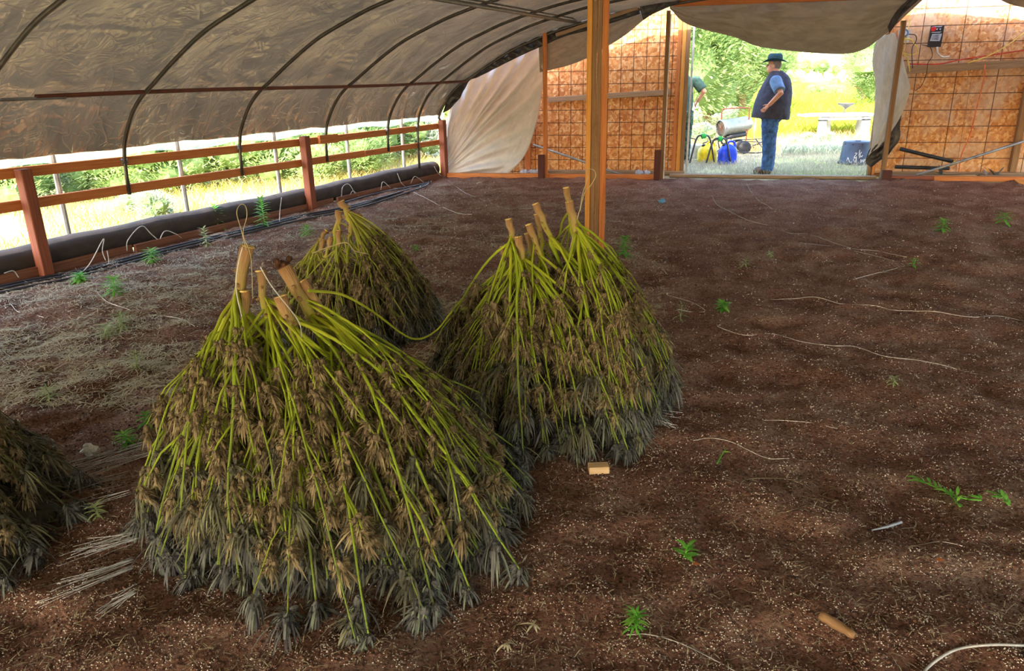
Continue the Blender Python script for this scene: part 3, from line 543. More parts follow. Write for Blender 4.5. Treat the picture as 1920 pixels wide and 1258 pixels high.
def pile(cx, cy, foot, plants, nbr, crown, grp, matb, size=1.0, bs=.075, seed=1, hull=.80, extra=()):
    """foot(phi)->radius; plants: (top point, foot point of stalk, radius, label)"""
    random.seed(seed); things = []
    for (Tp, Bp, r, lb, cutmat) in plants:
        T = Thing('harvested_plant', (Bp.x, Bp.y, 0), lb, 'plant', grp); things.append(T); T.S = Bp; T.top = Tp; T.bz = Tp
        n = 7; pts = []; ax = (Bp-Tp); sx = ax.orthogonal().normalized()
        for i in range(n+1): pts.append(Tp+ax*(i/n)+sx*.006*noise.noise(Vector((i*.7, seed, r*99)))*3)
        pts.append(Bp+ax*.35); rr = [r*1.12, r*1.0]+[r*(1-.05*i) for i in range(2, n+1)]+[r*.35]
        bb = MB(); bb.tube(pts, rr, 9, True, [min(1, (i/(n+1))**1.2) for i in range(n+2)])
        for k in range(2, 6):   # node scars and broken spurs
            q = pts[k]; dd = Vector((U(-1, 1), U(-1, 1), U(-.2, .6))).normalized(); bb.tube([q, q+dd*r*1.5], [r*.45, r*.3], 6, True, [.2, .1])
        st = T.part('stalk', bb, 'stalk', True); ce = MB(); dd = (Tp-Bp).normalized(); ce.lathe(Tp, [(r*1.05, -.002), (r*1.0, .003), (r*.4, .004), (r*.3, .001)], 9, dd); T.part('cut_end', ce, cutmat, under=st)
        if cutmat == 'rot':
            ce = MB(); 
            for k in range(14): ce.ball(Tp+Vector((U(-1, 1)*r, U(-1, 1)*r, U(-.3, 1.0)*r))*1.0, U(.3, .55)*r, None, None, 6, 4, .3)
            T.part('rotten_bark', ce, 'rot', under=st, label='dark rotten bark')
    C = Vector((cx, cy, 0)); cross = sum((t.S for t in things), Vector())/len(things)
    N = nbr; paths = []
    for k in range(N):
        ph = 2*math.pi*((k*.6180339)%1); back = math.sin(ph) > .35    # +y side is away from the camera
        if back and random.random() < .55: ph = -abs(U(.05, math.pi-.05))
        paths.append((ph, U(.93, 1.04) if random.random() < .7 else U(.55, .9), None))
    for e in extra: paths.append((None, 1, e))
    for (ph, rho, ex) in paths:
        if ex is None:
            rad = foot(ph)*rho; B = C+Vector((math.cos(ph), math.sin(ph), 0))*rad
        else: B = Vector(ex)
        sc = [((t.S-cross).to_2d().dot((B-C).to_2d().normalized())+U(-.06, .06), t) for t in things]; sc.sort(key=lambda q: -q[0]); T = sc[min(int(abs(random.gauss(0, 1))*1.5), len(sc)-1)][1]
        f0 = U(.35, 1.1); S0 = T.top.lerp(T.S, f0); ax = (T.S-T.top).normalized()
        hz_ = (B-S0); hz_.z = 0; Q = S0+hz_*U(.32, .52)+Vector((0, 0, -S0.z*U(.02, .22))); Q = Q+ax*.04
        tipz = U(.03, .06) if (ex is not None or random.random() < .5) else U(.06, .35)*S0.z
        B = Vector((B.x, B.y, 0)); E = Vector((B.x, B.y, tipz+gz(B.x, B.y)))
        if tipz > .1: E = Vector((S0.x, S0.y, 0)).lerp(E, 1); E.z = tipz; E.x = B.x*.93+C.x*.07; E.y = B.y*.93+C.y*.07
        n = 12; P = []; sw = U(-1, 1)*.02*size
        sd_ = Vector((-hz_.y, hz_.x, 0)).normalized() if hz_.length > 1e-4 else Vector((1, 0, 0))
        for i in range(n+1):
            t = i/n; p = S0*(1-t)**2+Q*(2*t*(1-t))+E*t*t; p = p+sd_*(math.sin(t*math.pi*U(.95, 1.05))*sw+.010*noise.noise(Vector((t*5, B.x*7, B.y*7))))*1.4; P.append(p)
        r0 = U(.0046, .0094)*size; rr = [r0*(1-.62*i/n) for i in range(n+1)]; bb = MB(); tb = U(-.15, .15); bb.tube(P, rr, 5, True, [max(0, min(1, tb+.1+i/n*.9)) for i in range(n+1)])
        bl = sum((P[i+1]-P[i]).length for i in range(n)); pos = []
        t = U(.30, .55)
        while t < 1.0:
            i = min(int(t*n), n-1); p = P[i].lerp(P[i+1], t*n-i); pos.append((p, t)); t += U(.9, 2.0)*bs/bl*(1.75-.85*t)
        pos.append((P[-1], 1.0))
        tw = []
        for j in range(random.randint(2, 4)):          # side twigs, joined with the branch they grow from
            t = U(.2, .75); i = min(int(t*n), n-1); p = P[i].lerp(P[i+1], t*n-i); d = (P[i+1]-P[i]).normalized(); out = (p-C); out.z = 0; out = out.normalized() if out.length > .01 else Vector((0, -1, 0))
            dd = (d+sd_*U(-.55, .55)+out*U(.02, .3)).normalized(); L = U(.10, .26)*size; e = p+dd*L+Vector((0, 0, -L*L*1.2)); e.z = max(e.z, .03); md = p+dd*L*.5; bb.tube([p, md, e], [r0*.55, r0*.5, r0*.35], 4, True, [.4, .5, .6]); pos.append((e, t+.25)); pos.append((md.lerp(e, .5), t+.2))
        br = T.part('branch', bb, matb, True)
        base = T.base
        for (p, t) in pos:
            out = (p-C); out.z = 0; out = out.normalized() if out.length > .02 else Vector((0, -1, 0))
            hrel = p.z/max(.2, S0.z)
            if hrel > .5: me = random.choice(HEADS); s = U(.85, 1.35)
            elif hrel > .22: me = random.choice(HEADS+DROOPS[:3]); s = U(.9, 1.45)
            else: me = random.choice(LOWS+DROOPS[:1]); s = U(.95, 1.5)
            s *= size
            if t < .42: s *= .8
            o = bpy.data.objects.new('bud', me); COL.objects.link(o); o.parent = br; q = p+out*U(-.040, .004)*size; q.z = max(q.z, .045*s); o.location = q-base; o.scale = (s, s, s*U(.9, 1.2)); o.rotation_euler = (U(-.35, .35), U(-.35, .35), U(0, 6.28))
    # leafy filler hull inside, coloured dark to stand for shade in the gaps
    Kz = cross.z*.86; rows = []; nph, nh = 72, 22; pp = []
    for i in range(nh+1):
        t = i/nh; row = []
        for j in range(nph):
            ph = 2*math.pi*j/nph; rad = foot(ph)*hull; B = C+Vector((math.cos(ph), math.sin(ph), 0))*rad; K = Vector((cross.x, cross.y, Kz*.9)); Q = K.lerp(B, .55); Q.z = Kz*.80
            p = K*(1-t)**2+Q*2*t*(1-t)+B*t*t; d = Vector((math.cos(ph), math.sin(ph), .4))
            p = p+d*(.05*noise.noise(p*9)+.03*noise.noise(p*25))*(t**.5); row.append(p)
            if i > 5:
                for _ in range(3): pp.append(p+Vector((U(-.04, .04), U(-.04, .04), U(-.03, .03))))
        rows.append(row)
    b = MB(); b.quadstrip(rows, True, True); single('leaf_shade_hull', b, 'gapshadeleaf', (cx, cy, 0), 'leafy filler hull, gap shade painted into its dark colour, inside the ' + grp.split(' in the ')[-1], 'leaves', kind='stuff', smooth=False)
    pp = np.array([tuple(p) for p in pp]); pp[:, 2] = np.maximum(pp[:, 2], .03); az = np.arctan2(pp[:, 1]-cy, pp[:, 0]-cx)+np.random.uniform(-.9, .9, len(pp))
    bo = blades('loose_leaves', pp, np.random.uniform(.03, .07, len(pp))*size, np.random.uniform(.006, .012, len(pp)), 0, M['gapshadeleaf'], .9, True, (cx, cy, 0), az, np.random.uniform(1.1, 2.3, len(pp)))
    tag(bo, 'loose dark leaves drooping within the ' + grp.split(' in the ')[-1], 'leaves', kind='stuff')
def fr(pts):      # radius by azimuth from photo points on the ground
    def mk(cx, cy):
        A = sorted((math.atan2(p.y-cy, p.x-cx), math.hypot(p.x-cx, p.y-cy)) for p in pts)
        def f(ph):
            ph = (ph+math.pi) % (2*math.pi)-math.pi; B = [(A[-1][0]-2*math.pi, A[-1][1])]+A+[(A[0][0]+2*math.pi, A[0][1])]
            for i in range(len(B)-1):
                if B[i][0] <= ph <= B[i+1][0]:
                    k = (ph-B[i][0])/(B[i+1][0]-B[i][0]+1e-9); k = k*k*(3-2*k); return B[i][1]*(1-k)+B[i+1][1]*k
            return A[0][1]
        return f
    return mk
def stk(tx, ty, bx, by, y, rpx, dy=-.03):
    T = YD(tx, ty, y); B = YD(bx, by, y+dy); return T, B, rpx/1500*y
def PPL(lst, y, tpl): return [(*stk(a, b_, c, d, y+U(-.05, .05)+yo, r), lb, cm) for (a, b_, c, d, r, yo, lb, cm) in lst]
c1 = (-.56, 2.52)
f1 = fr([G(275, 1050), G(310, 1085), G(420, 1085), G(560, 1110), G(700, 1095), G(820, 1085), G(920, 1045), G(975, 960), G(975, 890), Vector((.05, 3.0, 0)), Vector((-.5, 3.25, 0)), Vector((-1.2, 2.95, 0)), G(258, 985)])(*c1)
s1 = PPL([(465, 462, 425, 640, 13, .05, 'tallest plant of the nearest pile, orange cut stalk at its left', 'pith'), (487, 508, 506, 620, 9, 0, 'plant with a knobby pale stalk between the two tallest of the nearest pile', 'pith'),
          (533, 500, 612, 650, 14, .02, 'thick plant of the nearest pile with a dark rotten stalk end', 'rot'), (566, 528, 655, 655, 10, .08, 'plant leaning right just behind the rotten-ended one in the nearest pile', 'pith'),
          (527, 556, 570, 680, 13, -.06, 'front plant of the nearest pile with a pale broad stalk', 'pith'), (514, 562, 520, 700, 8, 0.02, 'slim upright green plant in the middle of the nearest pile', 'pith'), (458, 546, 470, 660, 9, .04, 'short-stalked plant beside the tallest one in the nearest pile', 'pith')], 2.72, None)
ex1 = [G(545, 1185), G(598, 1165), G(668, 1225), G(690, 1215), G(800, 1185), G(815, 1160), G(885, 1120), G(975, 1090), G(470, 1095), G(350, 1100)]
pile(c1[0], c1[1], f1, s1, 150, 0, 'plants in the nearest pile', 'branch', 1.0, .08, 21, .82, ex1)
c2 = (.24, 3.62)
f2 = fr([G(845, 790), G(905, 830), G(1000, 855), G(1100, 860), G(1190, 840), G(1232, 780), Vector((.86, 3.7, 0)), Vector((.6, 4.2, 0)), Vector((0, 4.3, 0)), Vector((-.4, 4.0, 0)), Vector((-.42, 3.6, 0))])(*c2)
s2 = PPL([(1061, 352, 1075, 445, 6.5, .15, 'farthest tall plant of the right-hand pile next to the centre post', 'pith'), (1067, 378, 1090, 480, 8, .0, 'tall plant standing in front of the farthest one in the right-hand pile', 'pith'), (1004, 382, 1040, 470, 7, 0, 'tallest middle plant of the right-hand pile', 'pith'),
          (1006, 402, 1018, 480, 6, .1, 'plant half hidden behind the tallest middle one of the right-hand pile', 'pith'), (991, 421, 1022, 510, 7, -.05, 'plant leaning left in the middle front of the right-hand pile', 'pith'), (953, 411, 968, 490, 7, 0, 'leftmost tall plant of the right-hand pile', 'pith'),
          (972, 444, 988, 530, 8, -.06, 'front plant of the right-hand pile with a broad pale cut', 'pith'), (943, 462, 952, 540, 6.5, .04, 'lowest plant at the left of the right-hand pile', 'pith'), (988, 438, 1000, 500, 6, .12, 'short plant at the back of the right-hand pile', 'pith')], 3.62, None)
pile(c2[0], c2[1], f2, s2, 150, 0, 'plants in the right-hand pile', 'branch', .92, .08, 33, .84, [G(1180, 860), G(1080, 865), G(980, 865), G(1235, 800)])
c3 = (-.88, 4.85)
f3 = fr([G(820, 600), G(800, 640), G(700, 660), Vector((-1.1, 4.3, 0)), Vector((-1.45, 4.5, 0)), Vector((-1.55, 4.9, 0)), Vector((-1.3, 5.3, 0)), Vector((-.8, 5.5, 0)), Vector((-.5, 5.2, 0))])(*c3)
s3 = PPL([(640, 378, 660, 420, 7, .0, 'plant with a bent stalk topping the farthest pile', 'pith'), (637, 396, 628, 450, 7, .02, 'plant with a straight stalk at the left top of the farthest pile', 'pith'), (659, 407, 655, 460, 6, 0, 'middle front plant of the farthest pile', 'pith'),
          (674, 402, 668, 455, 5.5, .05, 'rightmost standing stalk of the farthest pile', 'pith'), (636, 432, 632, 500, 6, -.08, 'low front plant of the farthest pile', 'pith'), (622, 446, 606, 500, 6, -.04, 'plant leaning left low in the farthest pile', 'pith'), (608, 450, 590, 500, 6, 0, 'second plant leaning left in the farthest pile', 'pith'), (612, 432, 580, 480, 4.5, .06, 'thin plant leaning far left in the farthest pile', 'pith')], 4.8, None)
pile(c3[0], c3[1], f3, s3, 135, 0, 'plants in the farthest pile', 'branchf', .85, .11, 46, .88)
c0 = (-2.38, 2.62)
f0 = fr([G(160, 925), G(140, 980), G(90, 1060), G(20, 1105), Vector((-2.3, 2.05, 0)), Vector((-2.8, 2.2, 0)), Vector((-3, 2.7, 0)), Vector((-2.7, 3.1, 0)), G(110, 870), G(20, 835)])(*c0)
s0_ = [(Vector((-2.45+dx, 2.65+dy, .75)), Vector((-2.40+dx*1.2, 2.64+dy, .46)), .018, lb, 'pith') for dx, dy, lb in ((0, 0, 'plant of the left-edge pile with its skirt nearest the plastic scrap'), (.06, -.05, 'plant of the left-edge pile lying towards the nearest pile'), (-.06, .05, 'plant at the back of the left-edge pile'))]
pile(c0[0], c0[1], f0, s0_, 70, 0, 'plants in the left-edge pile', 'branchd', 1.0, .09, 51, .85)
# single long stem bridging nearest and right-hand pile
P = [YD(820, 424+0*1, 3.3)] ; P = crv([YD(578, 545, 2.72), YD(640, 552, 2.85), YD(700, 585, 2.95), YD(770, 634, 3.02), YD(815, 622, 3.1), YD(848, 582, 3.18)], 6)
b = MB(); b.tube(P, [.006-.003*i/len(P) for i in range(len(P))], 6, True, [.2]*len(P)); single('long_stem', b, 'branch', P[0], 'long bare lime stem arching from the nearest pile to the right-hand one', 'stem', smooth=True)
# ============================================================= GROUND LITTER
random.seed(5)
def scatter(n, fx, zup=0.002):
    out = []
    while len(out) < n:
        x, y = fx(); out.append((x, y, gz(x, y)+zup))
    return np.array(out)
def inview():
    while True:
        p = G(U(-30, 1950), 350+910*random.random()**.95)
        if p.y < 13 and p.x > edge_x(p.y)+.15: return p.x, p.y
pos = scatter(44000, inview, .001); grains('perlite_grains', pos, np.random.uniform(.0012, .0034, len(pos))*(.65+.2*pos[:, 1]), 'perlite'); tag(bpy.data.objects['perlite_grains'], 'white perlite grains mixed all over the dark soil', 'grains', kind='stuff')
pos = scatter(14000, inview, .002); grains('soil_clods', pos, np.random.uniform(.003, .008, len(pos)), 'clod'); tag(bpy.data.objects['soil_clods'], 'small dark crumbs scattered all over the soil', 'crumbs', kind='stuff')
def inleft():
    while True:
        p = G(U(-30, 1250), U(340, 760))
        if p.y < 13 and p.x > edge_x(p.y)+.1:
            dd = noise.noise(Vector((p.x*1.6, p.y*1.6, 8)))*.8+.7*noise.noise(Vector((p.x*5, p.y*5, 1))); lf = (p-A0).dot(uv)
            if random.random() < 1/(1+math.exp(-(dd+.10-.08*lf)*5)): return p.x, p.y
pos = scatter(44000, inleft, .006); n = len(pos)
o = blades('dry_chaff', pos, np.random.uniform(.025, .09, n), np.random.uniform(.003, .007, n), 1.5, M['chaff'], .4, True, (0, 0, 0), None, np.random.uniform(1.2, 1.62, n)); tag(o, 'dry straw-coloured chaff strewn over the left and back soil', 'chaff', kind='stuff')
pos = scatter(7000, inview, .005); n = len(pos); o = blades('straw_bits', pos, np.random.uniform(.015, .04, n)*(.9+.09*pos[:, 1]), np.random.uniform(.0012, .0026, n)*(.8+.2*pos[:, 1]), 1.5, M['chaff'], .3, True, (0, 0, 0), None, np.random.uniform(1.3, 1.6, n)); tag(o, 'tiny straw bits scattered thinly over all the soil', 'straw', kind='stuff')
# hoses along the left edge
def gline(pts, up, n=8): return crv([GG(x, y, up) for x, y in pts], n)
for i, (off, up, lb) in enumerate(((0, .014, 'black irrigation hose nearest the baseboard'), (5, .014, 'second black irrigation hose along the baseboard'), (12, .016, 'outermost black irrigation hose along the soil edge'))):
    P = gline([(-30, 543+off), (60, 524+off), (150, 507+off*.9), (300, 468+off*.8), (450, 432+off*.7), (560, 405+off*.7), (650, 388+off*.6), (730, 366+off*.5), (795, 345+off*.4), (805, 338+off*.2)], up); b = MB(); b.tube(P, .0125, 8); single('irrigation_hose', b, 'hose', P[0], lb, 'hose', smooth=True)
P = gline([(640, 381), (700, 364), (760, 352), (800, 343)], .02); b = MB(); b.tube(P, .011, 8); single('irrigation_hose', b, 'hose', P[0], 'short pale-edged hose curling near the far corner', 'hose', smooth=True)
# strings, wires on the ground (photo polylines)
def string(name, pts, r, mat, label, up=.006, cat='string', n=8):
    P = gline(pts, up, n)
    for i, p in enumerate(P): p.z += .004*noise.noise(p*9)
    b = MB(); b.tube(P, r, 5); return single(name, b, mat, P[0], label, cat, smooth=True)
ST = [('twine', [(1345, 612), (1365, 620), (1400, 628), (1450, 626), (1500, 640), (1560, 648), (1605, 650), (1660, 668), (1720, 675), (1770, 685), (1840, 702), (1920, 703)], .003, 'longest pale string winding right from beside the small weed'),
      ('twine', [(1345, 612), (1370, 603), (1392, 592)], .003, 'short straight string end in V with the longest string'),
      ('twine', [(1440, 561), (1490, 560), (1530, 557), (1580, 570), (1640, 573), (1680, 582), (1750, 584), (1820, 594), (1870, 592), (1925, 603)], .003, 'pale string crossing the right half in the middle distance'),
      ('twine', [(1400, 345), (1410, 362), (1425, 378), (1440, 385), (1448, 393)], .004, 'wavy white wire leading away from the doorway sill'),
      ('twine', [(1335, 367), (1345, 384), (1370, 397), (1400, 412), (1420, 418)], .004, 'white wire curling left of the doorway wire'),
      ('twine', [(1420, 418), (1450, 425), (1480, 437), (1520, 440), (1590, 464), (1640, 470), (1700, 482)], .003, 'faint string running right from the white wire'),
      ('twine', [(1500, 455), (1560, 462), (1610, 472), (1690, 494), (1680, 503), (1600, 523)], .003, 'string folded back on itself in the middle distance'),
      ('twine', [(1250, 553), (1300, 568), (1322, 583), (1300, 585), (1270, 580)], .003, 'looped string near the upright of the right-hand pile'),
      ('twine', [(1175, 1190), (1215, 1190), (1270, 1205), (1330, 1232), (1385, 1262)], .0022, 'grey wire curving along the bottom right of centre'),
      ('twine', [(1430, 788), (1500, 790), (1570, 803)], .002, 'thin string lying right of the wood block'),
      ('twine', [(1300, 825), (1330, 821), (1370, 828), (1400, 842), (1440, 860), (1480, 860)], .002, 'thin curved string above the grass blades'),
      ('twinet', [(1385, 915), (1400, 899), (1460, 897), (1500, 905), (1540, 930), (1590, 943)], .0018, 'tan string arc right of centre foreground'),
      ('twinet', [(1455, 936), (1460, 922), (1500, 930), (1560, 943)], .0018, 'tan tangled string inside the arc'),
      ('twinet', [(1475, 960), (1520, 948), (1560, 960), (1620, 975), (1655, 988)], .0018, 'tan string below the arc leading to the pale strip'),
      ('twine', [(1630, 960), (1690, 962), (1715, 975), (1715, 988), (1690, 992)], .0018, 'hooked thin string below the leafy sprig'),
      ('twine', [(1720, 1022), (1760, 1016), (1805, 1024)], .0018, 'short thin string above the nearer orange leaf'),
      ('twine', [(840, 338), (870, 360), (900, 372), (930, 385), (960, 392), (1000, 390)], .004, 'white wire leaving the far corner hoses'),
      ('twine', [(775, 360), (800, 372), (830, 388), (860, 400), (885, 402)], .004, 'second white wire below the corner hoses'),
      ('twine', [(130, 448), (128, 470), (140, 500), (155, 520), (180, 545), (200, 565), (235, 578), (245, 582)], .004, 'white drip tube trailing from the near baseboard'),
      ('twine', [(0, 556), (20, 570), (35, 585), (75, 593), (95, 600)], .004, 'white drip tube at the left frame edge'),
      ('twine', [(0, 672), (40, 655), (80, 640), (120, 622)], .003, 'white string lying near the left edge'),
      ('twine', [(280, 592), (310, 592), (345, 600), (365, 612)], .004, 'white drip tube behind the nearest pile'),
      ('twinet', [(0, 830), (20, 812), (35, 788)], .0025, 'tan string just above the left-edge pile'),
      ('twinet', [(1235, 355), (1260, 352), (1290, 350)], .004, 'string by the doorway sill')]
for mt, pts, r, lb in ST: string('string', pts, r*.8, 'twined' if mt == 'twine' else mt, lb, .003)
string('plastic_pipe', [(1722, 1275), (1740, 1250), (1770, 1228), (1805, 1214), (1860, 1209), (1930, 1210)], .0042, 'twine', 'thick bluish-white tube curving through the bottom right corner', .01, 'tube')
# drip-tube loops rising at the left edge
LO = [[(35, 520), (25, 508), (8, 512)], [(150, 515), (170, 492), (194, 448), (192, 470), (198, 488)], [(238, 470), (240, 450), (265, 424), (285, 440), (318, 470)], [(295, 462), (308, 434), (328, 438), (340, 446)], [(524, 420), (525, 395), (528, 370)], [(640, 370), (643, 350), (655, 346), (668, 368)], [(655, 368), (662, 358), (673, 368)], [(714, 356), (718, 341), (732, 352)], [(745, 325), (752, 342), (760, 350)], [(770, 344), (778, 331), (795, 342)], [(814, 312), (822, 325), (838, 338)], [(205, 517), (204, 490), (201, 470)]]
for i, pts in enumerate(LO):
    P0 = GG(*pts[0]); dl = (P0-A0).dot(uv); P = [LP(x, y, max(.03, min(dl, .25))) for x, y in pts]; P = crv(P, 8); b = MB(); b.tube(P, .0045, 5)
    q = ['at the left frame edge', 'rising in a peak beside the nearest post', 'crossing the roll between the near posts', 'arching low over the baseboard', 'hanging straight just before the middle post', 'large arch beyond the middle post', 'small arch inside the large one', 'single arch against the far roll', 'draped over the far roll', 'coiled near the far corner', 'at the corner post foot', 'standing along the nearest post'][i]
    single('drip_tube', b, 'twine', P[0], 'thin white drip tube ' + q, 'tube', 'drip tubes along the left edge', smooth=True)
# twine loops on stalks and post
def yloop(name, pts, y, r, mat, label): P = crv([YD(*p, y) for p in pts], 8); b = MB(); b.tube(P, r, 5); single(name, b, mat, P[0], label, 'twine', smooth=True)
yloop('twine_loop', [(462, 470), (452, 430), (444, 400), (450, 384), (460, 386), (463, 405), (456, 440), (470, 480), (474, 560)], 2.68, .0015, 'twinet', 'tan twine loop standing above the tallest stalk of the nearest pile')
yloop('twine_loop', [(455, 462), (446, 500), (443, 545), (455, 600)], 2.62, .002, 'twine', 'pale twine wound down the tallest stalk of the nearest pile')
yloop('twine_loop', [(488, 500), (505, 530), (522, 553), (560, 603), (566, 640)], 2.6, .002, 'twine', 'pale twine running from the knobby stalk to the broad one')
yloop('twine_loop', [(1088, 395), (1092, 365), (1102, 335), (1100, 320), (1112, 318), (1117, 330), (1106, 350), (1096, 362), (1080, 420), (1068, 470)], 3.6, .0022, 'twinet', 'tan twine loop beside the centre post tied to the right-hand pile')
yloop('twine_loop', [(585, 475), (620, 462), (650, 455), (665, 470), (690, 476)], 4.6, .003, 'twinet', 'twine tied around the farthest pile')
# bundles of net strands on the soil between piles
def strands(cx, cy, n, dx, dy, L, spread, lb, mat='twine', r=.0010):
    T = Thing('net_strands', GG(cx, cy), lb, 'strands')
    for k in range(n):
        x0 = cx+U(-spread, spread)*.3; y0 = cy+U(-spread, spread); l = L*U(.5, 1.1); a = U(-.35, .35)
        P = gline([(x0, y0), (x0+dx*l*.5, y0+dy*l*.5+a*12), (x0+dx*l, y0+dy*l+a*40)], U(.004, .035), 6); bb = MB(); bb.tube(P, r*U(.7, 1.2), 4); T.part('strand', bb, mat, True)
strands(262, 1002, 18, -1, .28, 160, 12, 'fan of white net strands left of the nearest pile at mid height')
strands(250, 1055, 18, -1, .38, 170, 12, 'fan of white net strands left of the nearest pile near its foot')
strands(255, 1105, 12, -1, .55, 70, 11, 'small fan of white net strands at the lower left foot of the nearest pile')
strands(290, 835, 20, -1, .30, 170, 16, 'spread of pale net strands reaching the left-edge pile', 'twine')
strands(240, 905, 12, -1, .25, 120, 22, 'loose pale net strands in the middle of the gap between left piles')
strands(1225, 700, 7, .5, .8, 60, 12, 'white net strands on the upper right flank of the right-hand pile')
strands(1205, 770, 10, 1, .35, 70, 12, 'white net strands fanning out at the right foot of the right-hand pile')
# small objects
def lump(name, px, py, w, h, d, mat, label, cat, rot=0, jag=.1):
    p = GG(px, py); b = MB(); b.beam(p+Vector((-w/2*math.cos(rot), -w/2*math.sin(rot), h/2)), p+Vector((w/2*math.cos(rot), w/2*math.sin(rot), h/2)), d, h); return single(name, b, mat, p, label, cat, bevel=.003)
lump('wood_block', 1122, 884, .085, .032, .05, 'wood_pale', 'small pale wood block on the soil before the right-hand pile', 'block', .05)
P = crv([GG(1537, 1152, .018), GG(1570, 1172, .018), GG(1602, 1192, .018)], 4); b = MB(); b.tube(P, [.013, .016, .014, .017, .016, .015, .012, .014, .010], 7); single('broken_stick', b, 'wood_brown', P[0], 'short broken brown stick lying at the lower right', 'stick', smooth=True)
P = [GG(1635, 994, .008), GG(1662, 988, .01), GG(1690, 979, .012)]; b = MB(); b.tube(P, [.003, .005, .006], 5); single('plastic_strip', b, 'paper', P[0], 'short pale blue-grey strip on the soil below the leafy sprig', 'scrap')
p = GG(1242, 380); b = MB(); b.ball(p+Vector((0, 0, .02)), .045, .035, .028, 8, 5, .3); single('blue_scrap', b, 'bluescrap', p, 'crumpled light blue scrap on the far soil', 'scrap')
p = GG(168, 856); b = MB(); 
for k in range(6): b.ball(p+Vector((U(-.03, .03), U(-.02, .02), .02+U(0, .02))), U(.018, .028), U(.012, .02), U(.014, .022), 6, 4, .45)
single('plastic_scrap', b, 'scrap', p, 'crumpled clear plastic scrap beside the left-edge pile', 'scrap')
p = GG(115, 880); b = MB(); b.ball(p+Vector((0, 0, .01)), .03, .02, .012, 6, 4, .4); single('plastic_scrap', b, 'scrap', p, 'small flat white scrap on the rim of the left-edge pile', 'scrap')
for px, py, s, lb in ((1757, 1050, .035, 'nearer orange fallen leaf at the right'), (1757, 598, .05, 'farther orange fallen leaf at the right'), (1300, 1058, .03, 'curled orange fallen leaf beside the low weed')):
    p = GG(px, py, .01); b = MB(); b.leaf(p, (1, .3, .35), s, s*.6, .8, .5, 3); b.leaf(p+Vector((.0, .004, .002)), (1, -.5, .4), s*.5, s*.4, .5, .5, 2); single('fallen_leaf', b, 'orleaf', p, lb, 'leaf')
# scrap plant bits near pile foot
for px, py, lb in ((950, 1205, 'dry husk lying right of the nearest pile foot'), (1000, 1170, 'twig scrap right of the nearest pile')):
    p = GG(px, py, .01); b = MB()
    for k in range(6): a = U(0, 6.28); b.leaf(p, (math.cos(a), math.sin(a), .4), U(.02, .05), .008, .8, U(0, 1), 3)
    single('dry_husk', b, 'chaff', p, lb, 'husk')
# weeds: stem with leaves, each leaf a part when large
def weed(px, py, h, nl, ll, lw, mat, label, spread=.5, big=False):
    h *= 1.15; ll *= 1.25; lw *= 1.5; nl = int(nl*1.3)
    p = GG(px, py); T = Thing('weed', p, label, 'weed', None); b = MB(); tip = p+Vector((U(-.02, .02), U(-.02, .02), h)); b.tube([p, p.lerp(tip, .5)+Vector((.004, 0, 0)), tip], [.003, .0025, .0015], 5); T.part('stem', b, mat)
    lm = MB(); lm.leaf((0, 0, 0), (1, 0, .45), ll, lw, .8, .5, 4, Vector((0, 1, 0))); me = lm.mesh('leaf')
    me.materials.append(M[mat]); lb_ = MB()
    for k in range(nl):
        f = (k+.5)/nl; q = p.lerp(tip, f**.8); a = k*2.4+U(-.3, .3); s = U(.75, 1.15)*(1-.35*f)
        if big:
            o = link('leaf', me, None, T.o, q-T.base); o.rotation_euler = (U(-.2, .2), -(.2+f*.7)+spread*.3, a); o.scale = (s, s, s)
        else: lb_.leaf(q, (math.cos(a), math.sin(a), .2+f*.9-spread*.4), ll*s, lw, .7, U(0, 1), 3)
    if not big: T.part('foliage', lb_, mat)
weed(1168, 478, .14, 34, .10, .016, 'weed', 'bushy bright green weed beside the centre post', .6)
weed(1357, 582, .05, 22, .075, .018, 'weed', 'bright green low weed in the middle of the right soil', .8)
weed(1766, 434, .10, 22, .11, .02, 'weed', 'green weed at the right, closer to the doorway of the two', .7)
weed(1882, 416, .08, 18, .12, .02, 'weed', 'green weed nearest the right edge of the photo, far back', .9)
weed(1711, 500, .06, 10, .06, .014, 'weed', 'tiny weed in the right middle distance', .6)
weed(1445, 482, .04, 16, .07, .010, 'weedpale', 'pale small weed left of the folded string', .9)
weed(1398, 500, .05, 14, .09, .008, 'weedpale', 'pale grassy weed left of the other small one', .8)
weed(1275, 600, .10, 16, .07, .006, 'weedpale', 'wispy pale weed right of the right-hand pile', .6)
weed(1190, 1178, .055, 30, .045, .005, 'weed', 'feathery green weed at the bottom centre', .5)
weed(1282, 1045, .035, 9, .05, .014, 'weed', 'low broad-leaved weed in the right foreground', .9, True)
weed(410, 432, .24, 34, .11, .016, 'weed', 'taller seedling standing by the hoses at the left', .3)
weed(497, 428, .30, 46, .11, .018, 'weed', 'tallest leafy seedling in front of the middle post', .2)
weed(388, 462, .16, 26, .09, .014, 'weedpale', 'pale bushy seedling beside the left seedling', .5)
weed(285, 490, .10, 36, .12, .012, 'weed', 'spreading green weed beside the hoses', .8)
weed(150, 527, .05, 26, .10, .02, 'weed', 'low yellow-green weed next to the near hoses', .9)
weed(215, 552, .12, 34, .11, .014, 'weed', 'soft green weed in the near left chaff', .6)
weed(575, 440, .08, 28, .12, .012, 'weed', 'green weed behind the farthest pile', .7)
weed(230, 618, .10, 44, .10, .007, 'weedpale', 'pale grassy tuft left of the nearest pile', .7)
weed(205, 632, .07, 30, .10, .007, 'weedpale', 'lower pale tuft left of the nearest pile', .9)
weed(255, 690, .08, 24, .07, .006, 'weedpale', 'small grey-green tuft near the nearest pile shoulder', .7)
weed(95, 745, .05, 22, .08, .007, 'weedpale', 'flat pale tuft in the near left soil', 1.0)
